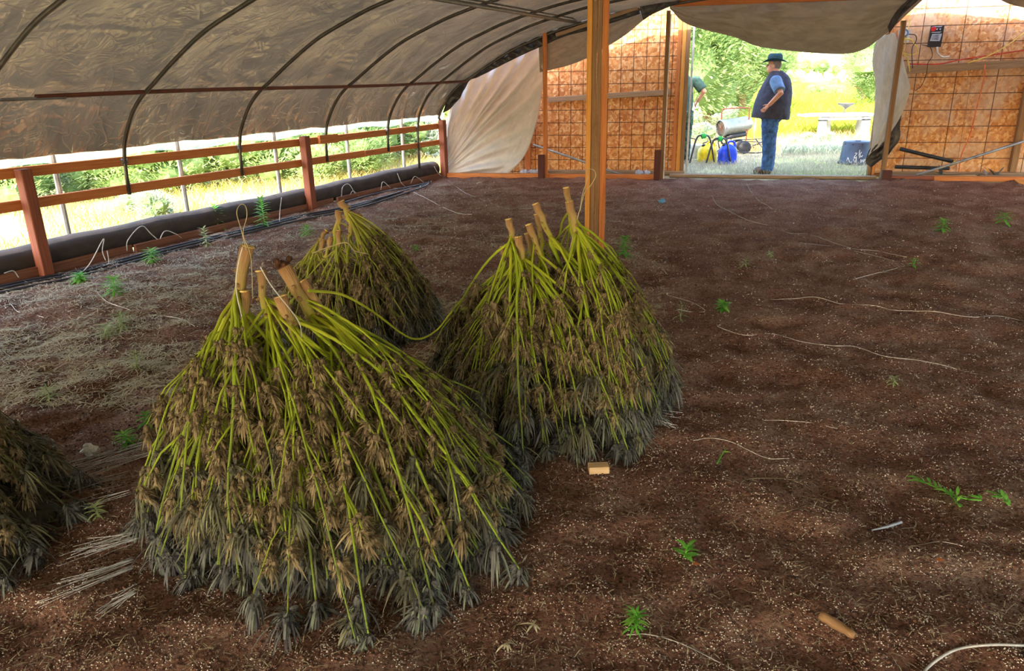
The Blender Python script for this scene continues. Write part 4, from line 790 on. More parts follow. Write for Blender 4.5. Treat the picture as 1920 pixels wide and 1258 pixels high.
weed(245, 832, .05, 26, .07, .008, 'weed', 'green creeping weed left of the nearest pile', .9)
weed(275, 800, .06, 18, .06, .01, 'weed', 'green sprout above the creeping weed', .7)
weed(183, 970, .05, 20, .05, .006, 'weedpale', 'faint weed between the two left piles', .6)
weed(780, 470, .04, 12, .07, .012, 'weed', 'tiny weed between the far and right-hand piles', .8)
weed(1675, 722, .04, 18, .05, .006, 'weedpale', 'pale blue-green sprig flat on the right soil', 1.0)
weed(545, 350+40, .05, 12, .08, .01, 'weed', 'tiny weed on the far left soil', .8)
# leafy sprigs lying down
def sprig(pts, nl, ll, lw, label):
    P = gline(pts, .02, 6); T = Thing('leafy_sprig', P[0], label, 'sprig'); b = MB(); b.tube(P, [.0035-.002*i/len(P) for i in range(len(P))], 5); T.part('stem', b, 'weed', True)
    ms = []
    for k in range(3):
        lm = MB(); lm.leaf((0, 0, 0), (1, 0, .25), ll*(.8+.2*k), lw, .7, .2+.3*k, 4, Vector((0, 1, .2))); me = lm.mesh('leaf'); me.materials.append(M['weed']); ms.append(me)
    for k in range(nl):
        i = int(k/nl*(len(P)-1)); d = (P[min(i+1, len(P)-1)]-P[i]); a = math.atan2(d.y, d.x)+(1 if k % 2 else -1)*U(.4, 1.0); o = link('leaf', ms[k % 3], None, T.o, P[i]-T.base+Vector((0, 0, U(0, .01)))); o.rotation_euler = (U(-.5, .5), U(-.5, .1), a); o.scale = [U(.8, 1.1)]*3
sprig([(1840, 938), (1800, 933), (1765, 918), (1735, 905), (1715, 895)], 26, .045, .013, 'long leafy green sprig lying on the right foreground soil')
sprig([(1800, 950), (1788, 935), (1775, 920)], 8, .04, .012, 'side sprig drooping below the long leafy sprig')
sprig([(1893, 948), (1880, 935), (1868, 925)], 14, .05, .014, 'short leafy green sprig at the right edge')
sprig([(1345, 868), (1355, 850), (1362, 842)], 4, .035, .005, 'two pale grass blades lying right of the wood block')
# ============================================================= THINGS ALONG THE END WALL
def wire(name, pts, d, r, mat, label, cat='cord', sag=0): P = crv([EP(*p, d) for p in pts], 8); b = MB(); b.tube(P, r, 6); return single(name, b, mat, P[0], label, cat, smooth=True)
P = [EP(1000, 271, .3), EP(1178, 334, .2)]; b = MB(); b.tube([EP(1000, 271, .5), EP(1178, 332, .25)], .018, 8); single('conduit', b, 'galv', EP(1178, 332, .25), 'grey pipe leaning across the foot of the left OSB wall', 'pipe', smooth=True)
b = MB(); b.tube([EP(1718, 329, .2), EP(1935, 260, .5)], .02, 8); single('conduit', b, 'galv', EP(1718, 329, .2), 'long grey pipe slanting up to the right frame edge', 'pipe', smooth=True)
b = MB(); p, q = EP(1687, 279, .6), EP(1787, 303, .45); b.tube([p, q], .028, 10); single('black_pipe', b, 'blackpl', p, 'upper black pipe leaning on the right OSB wall', 'pipe', smooth=True)
b = MB(); p, q = EP(1678, 313, .55), EP(1780, 316, .5); b.tube([p, q], .026, 10); single('black_pipe', b, 'blackpl', p, 'lower black pipe lying at the foot of the right OSB wall', 'pipe', smooth=True)
b = MB(); q = EP(1787, 305, .46); b.lathe(q, [(.03, -.03), (.034, 0), (.03, .03)], 10, (1, 0, -.2)); single('pipe_coupling', b, 'yellow', q, 'small yellow coupling at the black pipe ends', 'coupling')
wire('orange_string', [(1212, 180), (1190, 224), (1137, 295)], DO-.06, .005, 'cordo', 'orange string hanging slantwise on the left OSB wall')
wire('extension_cord', [(1847, 121), (1844, 150), (1832, 200), (1818, 255), (1803, 290), (1797, 328)], DO-.08, .009, 'cordo', 'orange cord hanging down the right OSB wall')
wire('extension_cord', [(1706, 120), (1760, 120), (1800, 112), (1860, 103), (1935, 92)], DO-.07, .009, 'cordr', 'red cord running along above the right girt')
wire('extension_cord', [(1815, 118), (1850, 106), (1890, 84), (1935, 50)], DO-.09, .008, 'cordy', 'yellow cord rising to the right over the red one')
wire('extension_cord', [(1695, 74), (1708, 74), (1714, 82), (1720, 92), (1718, 100), (1705, 103), (1692, 98), (1690, 96), (1702, 112), (1706, 135)], DO-.12, .009, 'cordy', 'yellow cord coiled below the white timer')
wire('extension_cord', [(1704, 64), (1716, 66), (1718, 76), (1710, 92), (1711, 128)], DO-.13, .006, 'cordk', 'thin black cord plugged into the white timer')
wire('extension_cord', [(1728, 84), (1738, 86), (1745, 90), (1748, 105), (1740, 118), (1737, 138), (1728, 160), (1716, 170)], DO-.12, .005, 'cordk', 'thin black cord dangling below the charge controller')
wire('cable', [(1757, 88), (1759, 100), (1768, 107), (1780, 106)], DO-.1, .012, 'cordw', 'short white cable looping from the charge controller', 'cable')
wire('rope', [(1707, 20), (1704, 50), (1695, 95)], DO-.1, .006, 'cordy', 'yellow rope hanging above the timer', 'rope')
# charge controller with face
T = Thing('charge_controller', EP(1755, 88, DO-.04), 'black wall-mounted control box with a red round logo and grey label', 'control box')
def qd(x0, y0, x1, y1, d, th, mat, name, T, sl=-.0, lb=None):
    c = [EP(x0+sl*(88-y0), y0, d), EP(x1+sl*(88-y0), y0-1, d), EP(x1, y1, d), EP(x0, y1, d)]; b = MB(); v = c+[p+mv*th for p in c]; b.v = [tuple(p) for p in v]; b.t = [.5]*8; b.f = [(0, 3, 2, 1), (4, 5, 6, 7), (0, 1, 5, 4), (1, 2, 6, 5), (2, 3, 7, 6), (3, 0, 4, 7)]; b.uv = [(0, 0), (1, 0), (1, 1), (0, 1)]*6
    return T.part(name, b, mat, label=lb)
qd(1740, 48, 1764, 88, DO-.07, .05, 'blackpl', 'case', T, .18); qd(1743.5, 64, 1762, 77, DO-.073, .004, 'paper', 'label_plate', T, .18); qd(1746, 49.6, 1764, 50.8, DO-.073, .004, 'paper', 'title_stripe', T, .1); qd(1745, 60.2, 1762, 61.2, DO-.073, .004, 'paper', 'title_stripe', T, .14)
bb = MB(); bb.lathe(EP(1750.5, 54.5, DO-.078), [(.0, 0), (.034, 0), (.034, .006)], 16, mv); T.part('logo', bb, 'red')
for k, x in enumerate((1757, 1763)):
    bb = MB(); bb.lathe(EP(x, 54.5, DO-.078), [(.0, 0), (.016, 0), (.016, .006)], 3, mv); T.part('icon', bb, 'paper')
for k in range(4): qd(1745, 66+k*2.6, 1758, 66.7+k*2.6, DO-.0745, .002, 'cordk', 'print_line', T, .18)
T = Thing('plug_timer', EP(1694, 80, DO-.04), 'white plug-in timer with a round blue dial on the right OSB wall', 'timer')
qd(1684, 56, 1704, 80, DO-.10, .07, 'whitepaint', 'case', T, .1)
bb = MB(); bb.lathe(EP(1696, 62, DO-.115), [(.0, 0), (.055, 0), (.06, .015)], 20, mv); dl_ = T.part('dial', bb, 'bluep'); bb = MB(); bb.lathe(EP(1696, 62, DO-.12), [(.0, 0), (.036, 0), (.036, .006)], 16, mv); T.part('dial_face', bb, 'whitepaint', under=dl_)
bb = MB(); bb.lathe(EP(1692.5, 73.5, DO-.13), [(.0, 0), (.03, 0), (.034, .03)], 12, mv); T.part('plug', bb, 'yellow')
# debris in the strip right: loose boards and scraps
for i, (a, b_, c, d_, mt, lb) in enumerate(((1665, 318, 1800, 322, 'wood_grey', 'loose grey lath in the strip behind the right base plate'), (1720, 326, 1830, 324, 'wood_pale', 'pale loose board near the slanting pipe foot'), (1840, 322, 1925, 316, 'wood_grey', 'loose grey board at the far right of the strip'))):
    p, q = EP(a, b_, .3), EP(c, d_, .38); p.z = q.z = .03; board('loose_board', p, q, .09, .025, mt, lb, 'board')
for i, (x, y) in enumerate(((1838, 318), (1852, 322), (1872, 316), (1765, 322), (1868, 308))):
    p = EP(x, y, .45); p.z = .03; b = MB()
    for k in range(4): b.leaf(p, (U(-1, 1), U(-1, 1), U(.2, 1)), U(.08, .18), U(.03, .06), .5, .5, 3)
    single('foil_scrap', b, 'galv', p, ['left silvery scrap among the boards at the right', 'crumpled silvery scrap in the middle of the right strip', 'silvery scrap near the right wall stud', 'silvery scrap near the yellow coupling', 'upright silvery scrap by the right wall stud'][i], 'scrap')
for i, (x, y) in enumerate(((1205, 325), (1000, 320), (985, 324))):
    p = EP(x, y, .4); p.z = 0; b = MB()
    for k in range(5): b.ball(p+Vector((U(-.1, .1), U(-.05, .05), .04)), U(.04, .07), U(.03, .05), U(.03, .05), 6, 4, .35)
    single('rubble', b, 'paper', p, ['pale rubble at the foot of the left OSB wall, right part', 'pale rubble just right of the white tarp', 'pale rubble under the edge of the white tarp'][i], 'rubble')
p = GG(1905, 340, .02); board('plywood_offcut', p, p+Vector((.55, -.25, 0)), .45, .02, 'wood_yellow', 'yellow plywood offcut at the right edge on the soil', 'plywood')
# ============================================================= OUTSIDE THE DOORWAY
random.seed(9)
def remesh(o, vox=.008, sm=4):
    m = o.modifiers.new('remesh', 'REMESH'); m.mode = 'VOXEL'; m.voxel_size = vox; m.use_smooth_shade = True
    m = o.modifiers.new('smooth', 'SMOOTH'); m.iterations = sm; m.factor = .5
def ell(c, a, b_, n, ang=0):
    return [Vector(c)+Vector((math.cos(t)*a*math.cos(ang)-math.sin(t)*b_*math.sin(ang), math.cos(t)*a*math.sin(ang)+math.sin(t)*b_*math.cos(ang), 0)) for t in [2*math.pi*k/n for k in range(n)]]
def hand(b, w, d, s=1, side=1, up=Vector((0, 0, 1))):
    """palm with four curled fingers and a thumb; d points along the hand"""
    d = d.normalized(); x = d.cross(up).normalized(); y = x.cross(d)
    b.tube([w, w+d*.045, w+d*.085], [.026, .036, .034], 8, True, None, .55)
    for k in range(4):
        L = (.068, .078, .074, .058)[k]; q = w+d*.08+y*(.028-.019*k); b.tube([q, q+d*L*.45, q+d*L*.7+x*side*L*.25, q+d*L*.78+x*side*L*.55], [.0095, .009, .0085, .007], 6)
    q = w+d*.02+y*.03; b.tube([q, q+d*.03+y*.022, q+d*.06+y*.026+x*side*.012], [.012, .011, .008], 6)
def person(base, heading, label, K, arm='hip', hat=True, vest=True, belly=1.0, tuck=None):
    """local frame: faces -X, height about 1.8"""
    Z = Vector; T = Thing('person', base, label, 'person'); T.o.rotation_euler = (0, 0, heading); T.base = Z((0, 0, 0))
    def part(n, b, m, sm=True, **k): o = T.part(n, b, m, sm, **k); return o
    b = MB()
    # head, neck
    hc = Z((-.035, 0, 1.675)); b.ball(hc+Z((.012, 0, .02)), .098, .078, .115, 14, 10); b.ball(hc+Z((-.035, 0, -.055)), .062, .056, .062, 12, 8); b.tube([hc+Z((-.086, 0, .02)), hc+Z((-.112, 0, -.012)), hc+Z((-.09, 0, -.022))], [.010, .015, .012], 6)
    b.ball(hc+Z((-.092, 0, -.058)), .012, .024, .008, 8, 5); 
    for s in (-1, 1): b.ball(hc+Z((.012, s*.080, -.008)), .018, .008, .030, 8, 6)
    b.tube([Z((.02, 0, 1.45)), Z((.005, 0, 1.56)), Z((-.01, 0, 1.65))], [.085, .072, .066], 12)
    # torso and pelvis, legs, arms all in one body
    b.ball((0.02, 0, 1.30), .17*belly, .19, .25, 12, 9); b.ball((-.03*belly, 0, 1.02), .17*belly, .18, .18, 12, 9); b.tube([Z((.03, -.16, 1.45)), Z((.03, .16, 1.45))], .062, 10)
    for s in (-1, 1): b.tube([Z((0, s*.09, .95)), Z((-.005, s*.10, .52)), Z((.01, s*.10, .10)), Z((.015, s*.10, .05))], [.095, .065, .045, .045], 10); b.tube([Z((.04, s*.10, .05)), Z((-.15, s*.11, .035))], [.04, .03], 8)
    sh = {s: Z((.03, s*.21, 1.45)) for s in (-1, 1)}
    if arm == 'hip': el = {1: Z((.13, .36, 1.27)), -1: Z((.13, -.36, 1.27))}; wr = {1: Z((-.03, .31, 1.09)), -1: Z((-.03, -.31, 1.09))}; hd = {1: Z((-.6, -.1, -.6)), -1: Z((-.6, .1, -.6))}
    else: el = {1: Z((.06, .28, 1.12)), -1: Z((.06, -.28, 1.12))}; wr = {1: Z((-.16, .24, 1.06)), -1: Z((-.16, -.24, 1.06))}; hd = {1: Z((-1, -.3, .1)), -1: Z((-1, .3, .1))}
    for s in (-1, 1): b.tube([sh[s], el[s], wr[s]], [.058, .048, .032], 10); hand(b, wr[s], hd[s], 1, s)
    body = part('body', b, 'skin'); remesh(body, .009, 3)
    for s in (-1, 1):
        e = MB(); e.ball(hc+Z((-.083, s*.03, .012)), .012, .014, .010, 8, 6); part('eye', e, 'eye')
    # jeans: one garment
    b = MB(); b.ball((.01, 0, .92), .19, .195, .14, 14, 8); b.tube([Z((.01, 0, .86)), Z((0.01, 0, 1.0))], .18, 14)
    for s in (-1, 1): b.tube([Z((0, s*.085, .93)), Z((-.01, s*.10, .75)), Z((.0, s*.10, .52)), Z((.015, s*.10, .30)), Z((.01, s*.10, .10)), Z((.005, s*.10, .055))], [.14, .13, .108, .098, .094, .098], 14)
    o = part('trousers', b, K['trousers']); remesh(o, .010, 3)
    dm = bpy.data.textures.get('cloth_folds') or bpy.data.textures.new('cloth_folds', 'CLOUDS'); dm.noise_scale = .07
    m = o.modifiers.new('folds', 'DISPLACE'); m.texture = dm; m.strength = .022; m.mid_level = .5
    for s in (-1, 1):
        b = MB(); b.tube([Z((.075, s*.10, .045)), Z((.02, s*.10, .055)), Z((-.08, s*.11, .05)), Z((-.17, s*.12, .035)), Z((-.20, s*.12, .03))], [.038, .05, .046, .042, .025], 10, True, None, 1.0); b.tube([Z((.07, s*.10, .012)), Z((-.19, s*.12, .012))], .038, 8, True, None, .35); b.tube([Z((.01, s*.10, .05)), Z((.01, s*.10, .16))], .052, 10); part('boot', b, 'boot')
    # shirt with short sleeves
    b = MB(); b.tube([Z((0, 0, .95)), Z((0, 0, 1.10)), Z((.01, 0, 1.25)), Z((.03, 0, 1.40)), Z((.03, 0, 1.50)), Z((.01, 0, 1.56))], [.19*belly, .20*belly, .185*belly, .17, .125, .082], 16, True); b.tube([sh[-1], sh[1]], .082, 12)
    for s in (-1, 1): e2 = sh[s].lerp(el[s], .82); b.tube([sh[s]-Z((0, s*.05, 0)), sh[s]+Z((0, s*.02, 0)), e2], [.085, .098, .09], 12)
    o = part('shirt', b, K['shirt']); remesh(o, .010, 3); m = o.modifiers.new('folds', 'DISPLACE'); m.texture = dm; m.strength = .014; m.mid_level = .5
    if vest:
        prof_ = [(.87, -.02, .30, .25), (.93, -.015, .295, .26), (1.0, -.01, .29, .265), (1.1, .0, .285, .265), (1.2, .015, .275, .255), (1.3, .03, .255, .235), (1.4, .045, .225, .20), (1.48, .05, .185, .17), (1.54, .045, .145, .13), (1.58, .03, .10, .095), (1.60, .02, .09, .088)]
        # cx, half depth, half width per height; open at hem and neck
        rings = []
        for z, cx, a, w in prof_:
            r = []
            for k in range(40):
                t = 2*math.pi*k/40; fo = 1+.025*math.sin(t*9+z*7)*(1.3-z)*1.5; zz = z-(.02*math.cos(t) if z < .95 else 0)
                y = math.sin(t)*w*fo; x = cx+math.cos(t)*a*fo
                if z > 1.25 and z < 1.5 and abs(math.sin(t)) > .8: y *= .9
                r.append(Z((x, y, zz)))
            rings.append(r)
        b = MB(); b.quadstrip(rings, True, False); o = part('vest', b, 'vest'); m = o.modifiers.new('t', 'SOLIDIFY'); m.thickness = .01; m = o.modifiers.new('s', 'SUBSURF'); m.levels = m.render_levels = 1
        m = o.modifiers.new('folds', 'DISPLACE'); m.texture = dm; m.strength = .02; m.mid_level = .5
    hb = MB(); hb.ball(hc+Z((.028, 0, .022)), .094, .084, .108, 12, 8); part('hair', hb, 'hair')
    if hat:
        b = MB(); n = 36; hz0 = 1.742
        pr = [(.088, .112, 0), (.094, .108, .055), (.085, .100, .10), (.062, .075, .118), (.035, .045, .108), (.002, .002, .104)]
        b.quadstrip([[Z((-.02+math.cos(t)*a2*1.05, math.sin(t)*a1*1.0, hz0+h)) for t in [2*math.pi*k/n for k in range(n)]] for a1, a2, h in pr], True, False)
        br = []
        for f in (0, .35, .7, 1.0):
            br.append([Z((-.02+math.cos(t)*(.112+.085*f), math.sin(t)*(.088+.085*f), hz0+(-.008*f+.055*f*f*abs(math.sin(t))**2-.022*f*f*abs(math.cos(t))**2))) for t in [2*math.pi*k/n for k in range(n)]])
        b.quadstrip(br, True, False); o = part('hat', b, 'hat'); m = o.modifiers.new('t', 'SOLIDIFY'); m.thickness = .006
        bd = MB(); bd.quadstrip([[Z((-.02+math.cos(t)*(a2*1.05+.004), math.sin(t)*(a1+.004), hz0+h)) for t in [2*math.pi*k/n for k in range(n)]] for a1, a2, h in ((.090, .112, .006), (.092, .111, .028))], True, False); part('hat_band', bd, 'band', under=o)
    return T
mp = G(1437, 322); mp.z = -.02
person(mp, R(-22), 'person in dark hat, charcoal vest and jeans, hand on hip, outside the doorway', dict(trousers='denim', shirt='shirt'), 'hip', True, True, 1.12)
p2 = G(1283, 304); p2.z = -.02; p2.x -= .10
person(p2, R(-80), 'person in green shirt and camouflage trousers half hidden by the left jamb', dict(trousers='camo', shirt='tee'), 'hip', False, False, 1.0)
# jugs
def jug(px, py, w, h, mat, label, yaw):
    p = G(px, py); p.z = hz(p.x, p.y); T = Thing('fuel_jug', p, label, 'jug'); b = MB(); rings = []
    for z, a, d in ((0, .42, .30), (.02, .49, .36), (.1, .5, .38), (.5, .5, .38), (.68, .47, .36), (.82, .36, .27), (.9, .2, .16), (.93, .12, .1)):
        rings.append([p+Matrix.Rotation(yaw, 3, 'Z') @ Vector((w*a*math.copysign(abs(math.cos(t))**.6, math.cos(t)), w*d*math.copysign(abs(math.sin(t))**.6, math.sin(t)), h*z)) for t in [2*math.pi*k/24 for k in range(24)]])
    b.quadstrip(rings, True, True); T.part('body', b, mat, True)
    b = MB(); rx = Matrix.Rotation(yaw, 3, 'Z'); P = crv([p+rx @ Vector((-w*.05, 0, h*.86)), p+rx @ Vector((w*.05, 0, h*1.05)), p+rx @ Vector((w*.35, 0, h*1.0)), p+rx @ Vector((w*.42, 0, h*.66))], 6); b.tube(P, w*.055, 8); T.part('handle', b, mat, True)
    b = MB(); q = p+rx @ Vector((-w*.22, 0, h*.84)); b.lathe(q, [(w*.1, 0), (w*.1, h*.1), (w*.03, h*.12)], 12, (-.3, 0, 1)); T.part('cap', b, 'blackpl')
    return T
jug(1325, 302, .34, .36, 'yellow', 'yellow fuel jug standing in the grass left of the blue one', .2)
jug(1363, 304, .33, .38, 'blue', 'blue fuel jug standing in the grass left of the man', .1)
p = G(1414, 268); p.z = 0; T = Thing('yellow_container', p, 'tall yellow tapered container behind the man with a hat', 'container'); b = MB(); b.lathe(p, [(.16, 0.0), (.17, .1), (.16, .3), (.09, .5), (.04, .56), (.04, .6)], 16); T.part('body', b, 'yellow', True); b = MB(); b.lathe(p+Vector((0, 0, .6)), [(.05, 0), (.05, .05), (.02, .06)], 12); T.part('cap', b, 'blackpl')
# torpedo heater on a wheeled frame
p = G(1362, 288); p.z = 0; T = Thing('torpedo_heater', p, 'cylindrical forced-air heater with handle frame behind the jugs', 'heater'); ax = Vector((.93, .35, .10)).normalized(); c = p+Vector((-.16, 0, .50))
b = MB(); b.lathe(c, [(.15, 0), (.165, .01), (.165, .10), (.155, .11), (.155, .62), (.12, .68), (.12, .70)], 28, ax, False); T.part('barrel', b, 'galv', True)
b = MB(); b.lathe(c+ax*.03, [(.002, 0), (.148, .0), (.15, .02)], 24, ax, True); T.part('front_grille', b, 'hoop')
for k in range(4):
    b = MB(); dd = Matrix.Rotation(k*math.pi/4, 3, ax) @ Vector((0, 0, 1)); b.tube([c+ax*.02-dd*.14, c+ax*.02+dd*.14], .004, 5); T.part('grille_bar', b, 'rust')
b = MB(); b.tube([c+ax*.12+Vector((0, 0, -.17)), c+ax*.6+Vector((0, 0, -.17))], .09, 10, True, None, .6); T.part('fuel_tank', b, 'wood_yellow' if False else 'blackpl', True)
b = MB(); sv = Vector((1, 0, 0)); a = p+Vector((-.12, .1, .30)); q = p+Vector((.42, .1, .02)); b.tube(crv([a+Vector((0, 0, .3)), a+Vector((0, 0, .52)), a+Vector((.06, 0, .57)), a+Vector((.5, 0, .58)), a+Vector((.55, 0, .52)), a+Vector((.54, 0, .1)), a+Vector((.50, 0, -.25))], 6), .013, 8); T.part('handle_frame', b, 'rust', True)
for s in (-1, 1):
    b = MB(); b.lathe(p+Vector((.30, s*.2, .13)), [(.02, -.02), (.12, -.02), (.13, 0), (.12, .02), (.02, .02)], 20, (0, 1, 0)); T.part('wheel', b, 'blackpl', True)
# black hose tangle with green fittings
for k in range(7):
    x0 = U(1296, 1410); y0 = U(276, 296); p = G(x0, y0); P = crv([p+Vector((U(-.5, .5), U(-.4, .4), U(.02, .32))) for _ in range(5)], 6); b = MB(); b.tube(P, .012, 6); single('hose_tangle', b, 'hose', Vector((p.x, p.y, 0)), 'dark hose in the tangle around the jugs and heater', 'hose', 'hoses tangled around the jugs', smooth=True)
for x, y, lb in ((1319, 255, 'green hose fitting left of the heater barrel'), (1350, 260, 'green hose fitting above the blue jug')):
    p = EP(x, y, 2.1); b = MB(); b.lathe(p, [(.03, -.04), (.045, -.03), (.045, .03), (.03, .04)], 10, (1, .3, .2)); single('hose_fitting', b, 'green', p, lb, 'fitting'); b = MB(); b.tube(crv([Vector((p.x-.22, p.y, .02)), p+Vector((-.12, 0, -.04)), p, p+Vector((.14, .1, -.05)), Vector((p.x+.25, p.y+.1, .02))], 6), .016, 6); single('fitted_hose', b, 'hose', Vector((p.x-.22, p.y, .02)), lb.replace('green hose fitting', 'black hose carrying the green fitting'), 'hose', smooth=True)
p = G(1306, 297); b = MB(); b.lathe(Vector((p.x, p.y, 0)), [(.13, 0), (.15, .25), (.155, .26)], 16); single('white_bucket', b, 'whitepaint', Vector((p.x, p.y, 0)), 'pale bucket partly hidden left of the yellow jug', 'bucket', smooth=True)
# upturned tub with handwriting
p = G(1604, 304); p.z = -.02; T = Thing('plastic_tub', p, 'upturned slate-grey plastic tub with white handwriting', 'tub'); tr_ = .28; b = MB()
b.lathe(p, [(.30, 0), (.30, .03), (.275, .04), (.245, .36), (.235, .385), (.21, .39), (.05, .388), (.05, .40), (.02, .40)], 32); T.part('shell', b, 'bin', True)
for k in range(10):
    a = k*.628+.2; b = MB(); b.lathe(p+Vector((math.cos(a)*.247, math.sin(a)*.247, .345)), [(.0, 0), (.010, 0), (.010, .004)], 8, (math.cos(a), math.sin(a), 0)); T.part('drain_hole', b, 'blackpl')
toc = math.atan2(-p.y, -p.x)
def tubpt(u, z, o=.004): a = toc+u; r = .275-(z-.04)/.32*.03+o; return p+Vector((math.cos(a)*r, math.sin(a)*r, z))
marks = [[(-.10, .20), (.02, .20), (-.12, .13), (.0, .13)], [(.18, .26), (.16, .16), (.24, .14)], [(.30, .22), (.22, .18), (.32, .14), (.38, .17)], [(.16, .12), (.26, .14)], [(-.55, .06), (-.5, .12), (-.42, .08), (-.32, .04), (-.2, .05)], [(-.05, .05), (-.12, .09), (-.06, .13), (0, .1), (-.02, .04)], [(.02, .15), (.06, .04)], [(.3, .1), (.32, .04), (.4, .09), (.46, .04), (.5, .1)], [(.52, .06), (.6, .1), (.62, .03)], [(.64, .13), (.66, .03)]]
for mk in marks:
    b = MB(); b.tube(crv([tubpt(u, z) for u, z in mk], 5), .006, 4); T.part('handwriting', b, 'chalk')
# white slab table on stout legs with T handle
c = G(1560, 262); yy = c.y; T = Thing('white_table', (c.x, c.y, 0), 'white flat slab on stout pale legs with a T-shaped handle, in the field', 'table')
zt_ = YD(1560, 215, yy).z; wl, wr_ = YD(1525, 215, yy).x, YD(1632, 210, yy).x
b = MB(); b.beam((wl, yy, zt_), (wr_, yy-.02, zt_+.0), .75, .05); T.part('slab', b, 'whitepaint', bevel=.02); b = MB(); b.beam((wl+.1, yy-.25, zt_-.06), (wr_-.1, yy-.25, zt_-.06), .05, .09); T.part('skirt_rail', b, 'paper')
b = MB(); b.beam((wl-.25, yy+.1, zt_-.01), (wl+.05, yy+.1, zt_), .5, .04); T.part('side_leaf', b, 'whitepaint')
for x, dy in ((1541, -.25), (1549, .25), (1612, .25), (1622, -.25)):
    xx = YD(x, 240, yy+dy).x; b = MB(); b.lathe((xx, yy+dy, 0), [(.10, 0), (.10, zt_*.5), (.085, zt_-.12), (.10, zt_-.1), (.10, zt_-.05)], 14); T.part('leg', b, 'paper', True); b = MB(); b.lathe((xx, yy+dy, zt_-.12), [(.105, 0), (.105, .03)], 14); T.part('leg_clamp', b, 'blackpl')
hp = YD(1583, 205, yy); b = MB(); b.tube([Vector((hp.x, yy, zt_)), Vector((hp.x+.03, yy, zt_+.14))], .022, 8); b.lathe((hp.x+.03, yy, zt_+.13), [(.02, 0), (.10, .06), (.19, .10), (.19, .12)], 12); T.part('tee_handle', b, 'hoop')
# ---- vegetation meshes
def crown_mesh(name, R_, H_, n, ll, lw, lobes=9, z0=.15, seed=0):
    random.seed(seed); np.random.seed(seed+1); L = []
    for k in range(lobes): a = U(0, 6.28); f = U(.1, .62); L.append((math.cos(a)*R_*f, math.sin(a)*R_*f, H_*U(z0+.1, .82), R_*U(.34, .55)))
    L.append((0, 0, H_*.55, R_*.6)); L.append((0, 0, H_*.84, R_*.33)); pts = []; azs = []; lns = []
    for k in range(n):
        c = random.choice(L); d = Vector((random.gauss(0, 1), random.gauss(0, 1), random.gauss(0, 1))).normalized(); r = c[3]*U(.72, 1.05); z = c[2]+d.z*r*.95
        if z < H_*.03: z = abs(z)*.3+H_*.03
        pts.append((c[0]+d.x*r, c[1]+d.y*r, z)); azs.append(math.atan2(d.y, d.x)+U(-.7, .7)); lns.append(math.acos(max(-1, min(1, d.z*.7+.35)))+U(-.4, .4))
    pts = np.array(pts); o = blades(name, pts, np.random.uniform(.6, 1.3, n)*ll, np.random.uniform(.7, 1.3, n)*lw, 0, None, .25, False, (0, 0, 0), np.array(azs), np.array(lns)); me = o.data; bpy.data.objects.remove(o)
    b = MB()
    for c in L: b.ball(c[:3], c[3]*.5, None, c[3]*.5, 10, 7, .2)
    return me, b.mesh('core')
def trunk_mesh(H_, r):
    b = MB(); b.tube([Vector((0, 0, -.1)), Vector((.05, .02, H_*.3)), Vector((0, .04, H_*.65))], [r, r*.75, r*.35], 8)
    for k in range(4): a = k*1.6; b.tube([Vector((.03, 0, H_*.15*(1+k*.4))), Vector((math.cos(a)*H_*.2, math.sin(a)*H_*.2, H_*.3+k*H_*.1))], [r*.5, r*.15], 6)
    return b.mesh('trunk')
VK = {}
for nm_, R_, H_, n, ll, lw, mt in (('tree', 2.4, 4.6, 26000, .13, .05, 'juniper'), ('treed', 2.4, 4.0, 22000, .13, .05, 'juniperd'), ('bush', .75, .85, 5500, .085, .022, 'juniper'), ('bushd', .8, 1.0, 5500, .09, .022, 'juniperd'), ('sage', .42, .5, 2200, .07, .012, 'sage')):
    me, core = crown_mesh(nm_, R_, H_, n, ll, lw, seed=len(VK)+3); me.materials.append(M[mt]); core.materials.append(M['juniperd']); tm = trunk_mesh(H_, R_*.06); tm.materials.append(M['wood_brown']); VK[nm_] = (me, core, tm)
def plant(kind, x, y, s, label, name='juniper_tree', cat='tree', sz=1, grp=None):
    me, core, tm = VK[kind]; o = bpy.data.objects.new(name, None); COL.objects.link(o); o.location = (x, y, hz(x, y)); tag(o, label, cat, grp); o.rotation_euler = (0, 0, U(0, 6.28)); o.scale = (s, s, s*sz)
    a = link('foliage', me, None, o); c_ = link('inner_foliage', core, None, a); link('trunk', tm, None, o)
random.seed(21)
def at(px, y): p = YD(px, 150, y); return p.x, y
TR = [('tree', 1330, 22, .95, 1.05, 'big pale juniper tree behind the man, left of his hat'), ('treed', 1272, 20, .95, 1.15, 'dark juniper tree at the left edge of the doorway'), ('tree', 1396, 25, .85, 1.0, 'juniper tree directly behind the man with a hat'), ('tree', 1625, 30, .8, 1.0, 'juniper tree at the right side of the doorway'), ('treed', 1660, 26, .7, .9, 'juniper bush behind the right drape')]
for k, px, y, s, szz, lb in TR: x, y = at(px, y); plant(k, x, y, s, lb, sz=szz)
for i in range(26):
    px = 1240+i*18+U(-6, 6); y = U(60, 110); x, y = at(px, y); plant('treed' if i % 3 else 'tree', x, y, U(.28, .5), 'distant juniper on the far edge of the meadow', name='distant_juniper', grp='junipers along the horizon', sz=.8)
for i in range(16):
    px = 1440+i*15+U(-6, 6); y = U(36, 48); x, y = at(px, y); plant('bush', x, y, U(.6, 1.2), 'low bush scattered at the far side of the yellow meadow', name='meadow_bush', cat='bush', grp='bushes across the meadow', sz=.8)
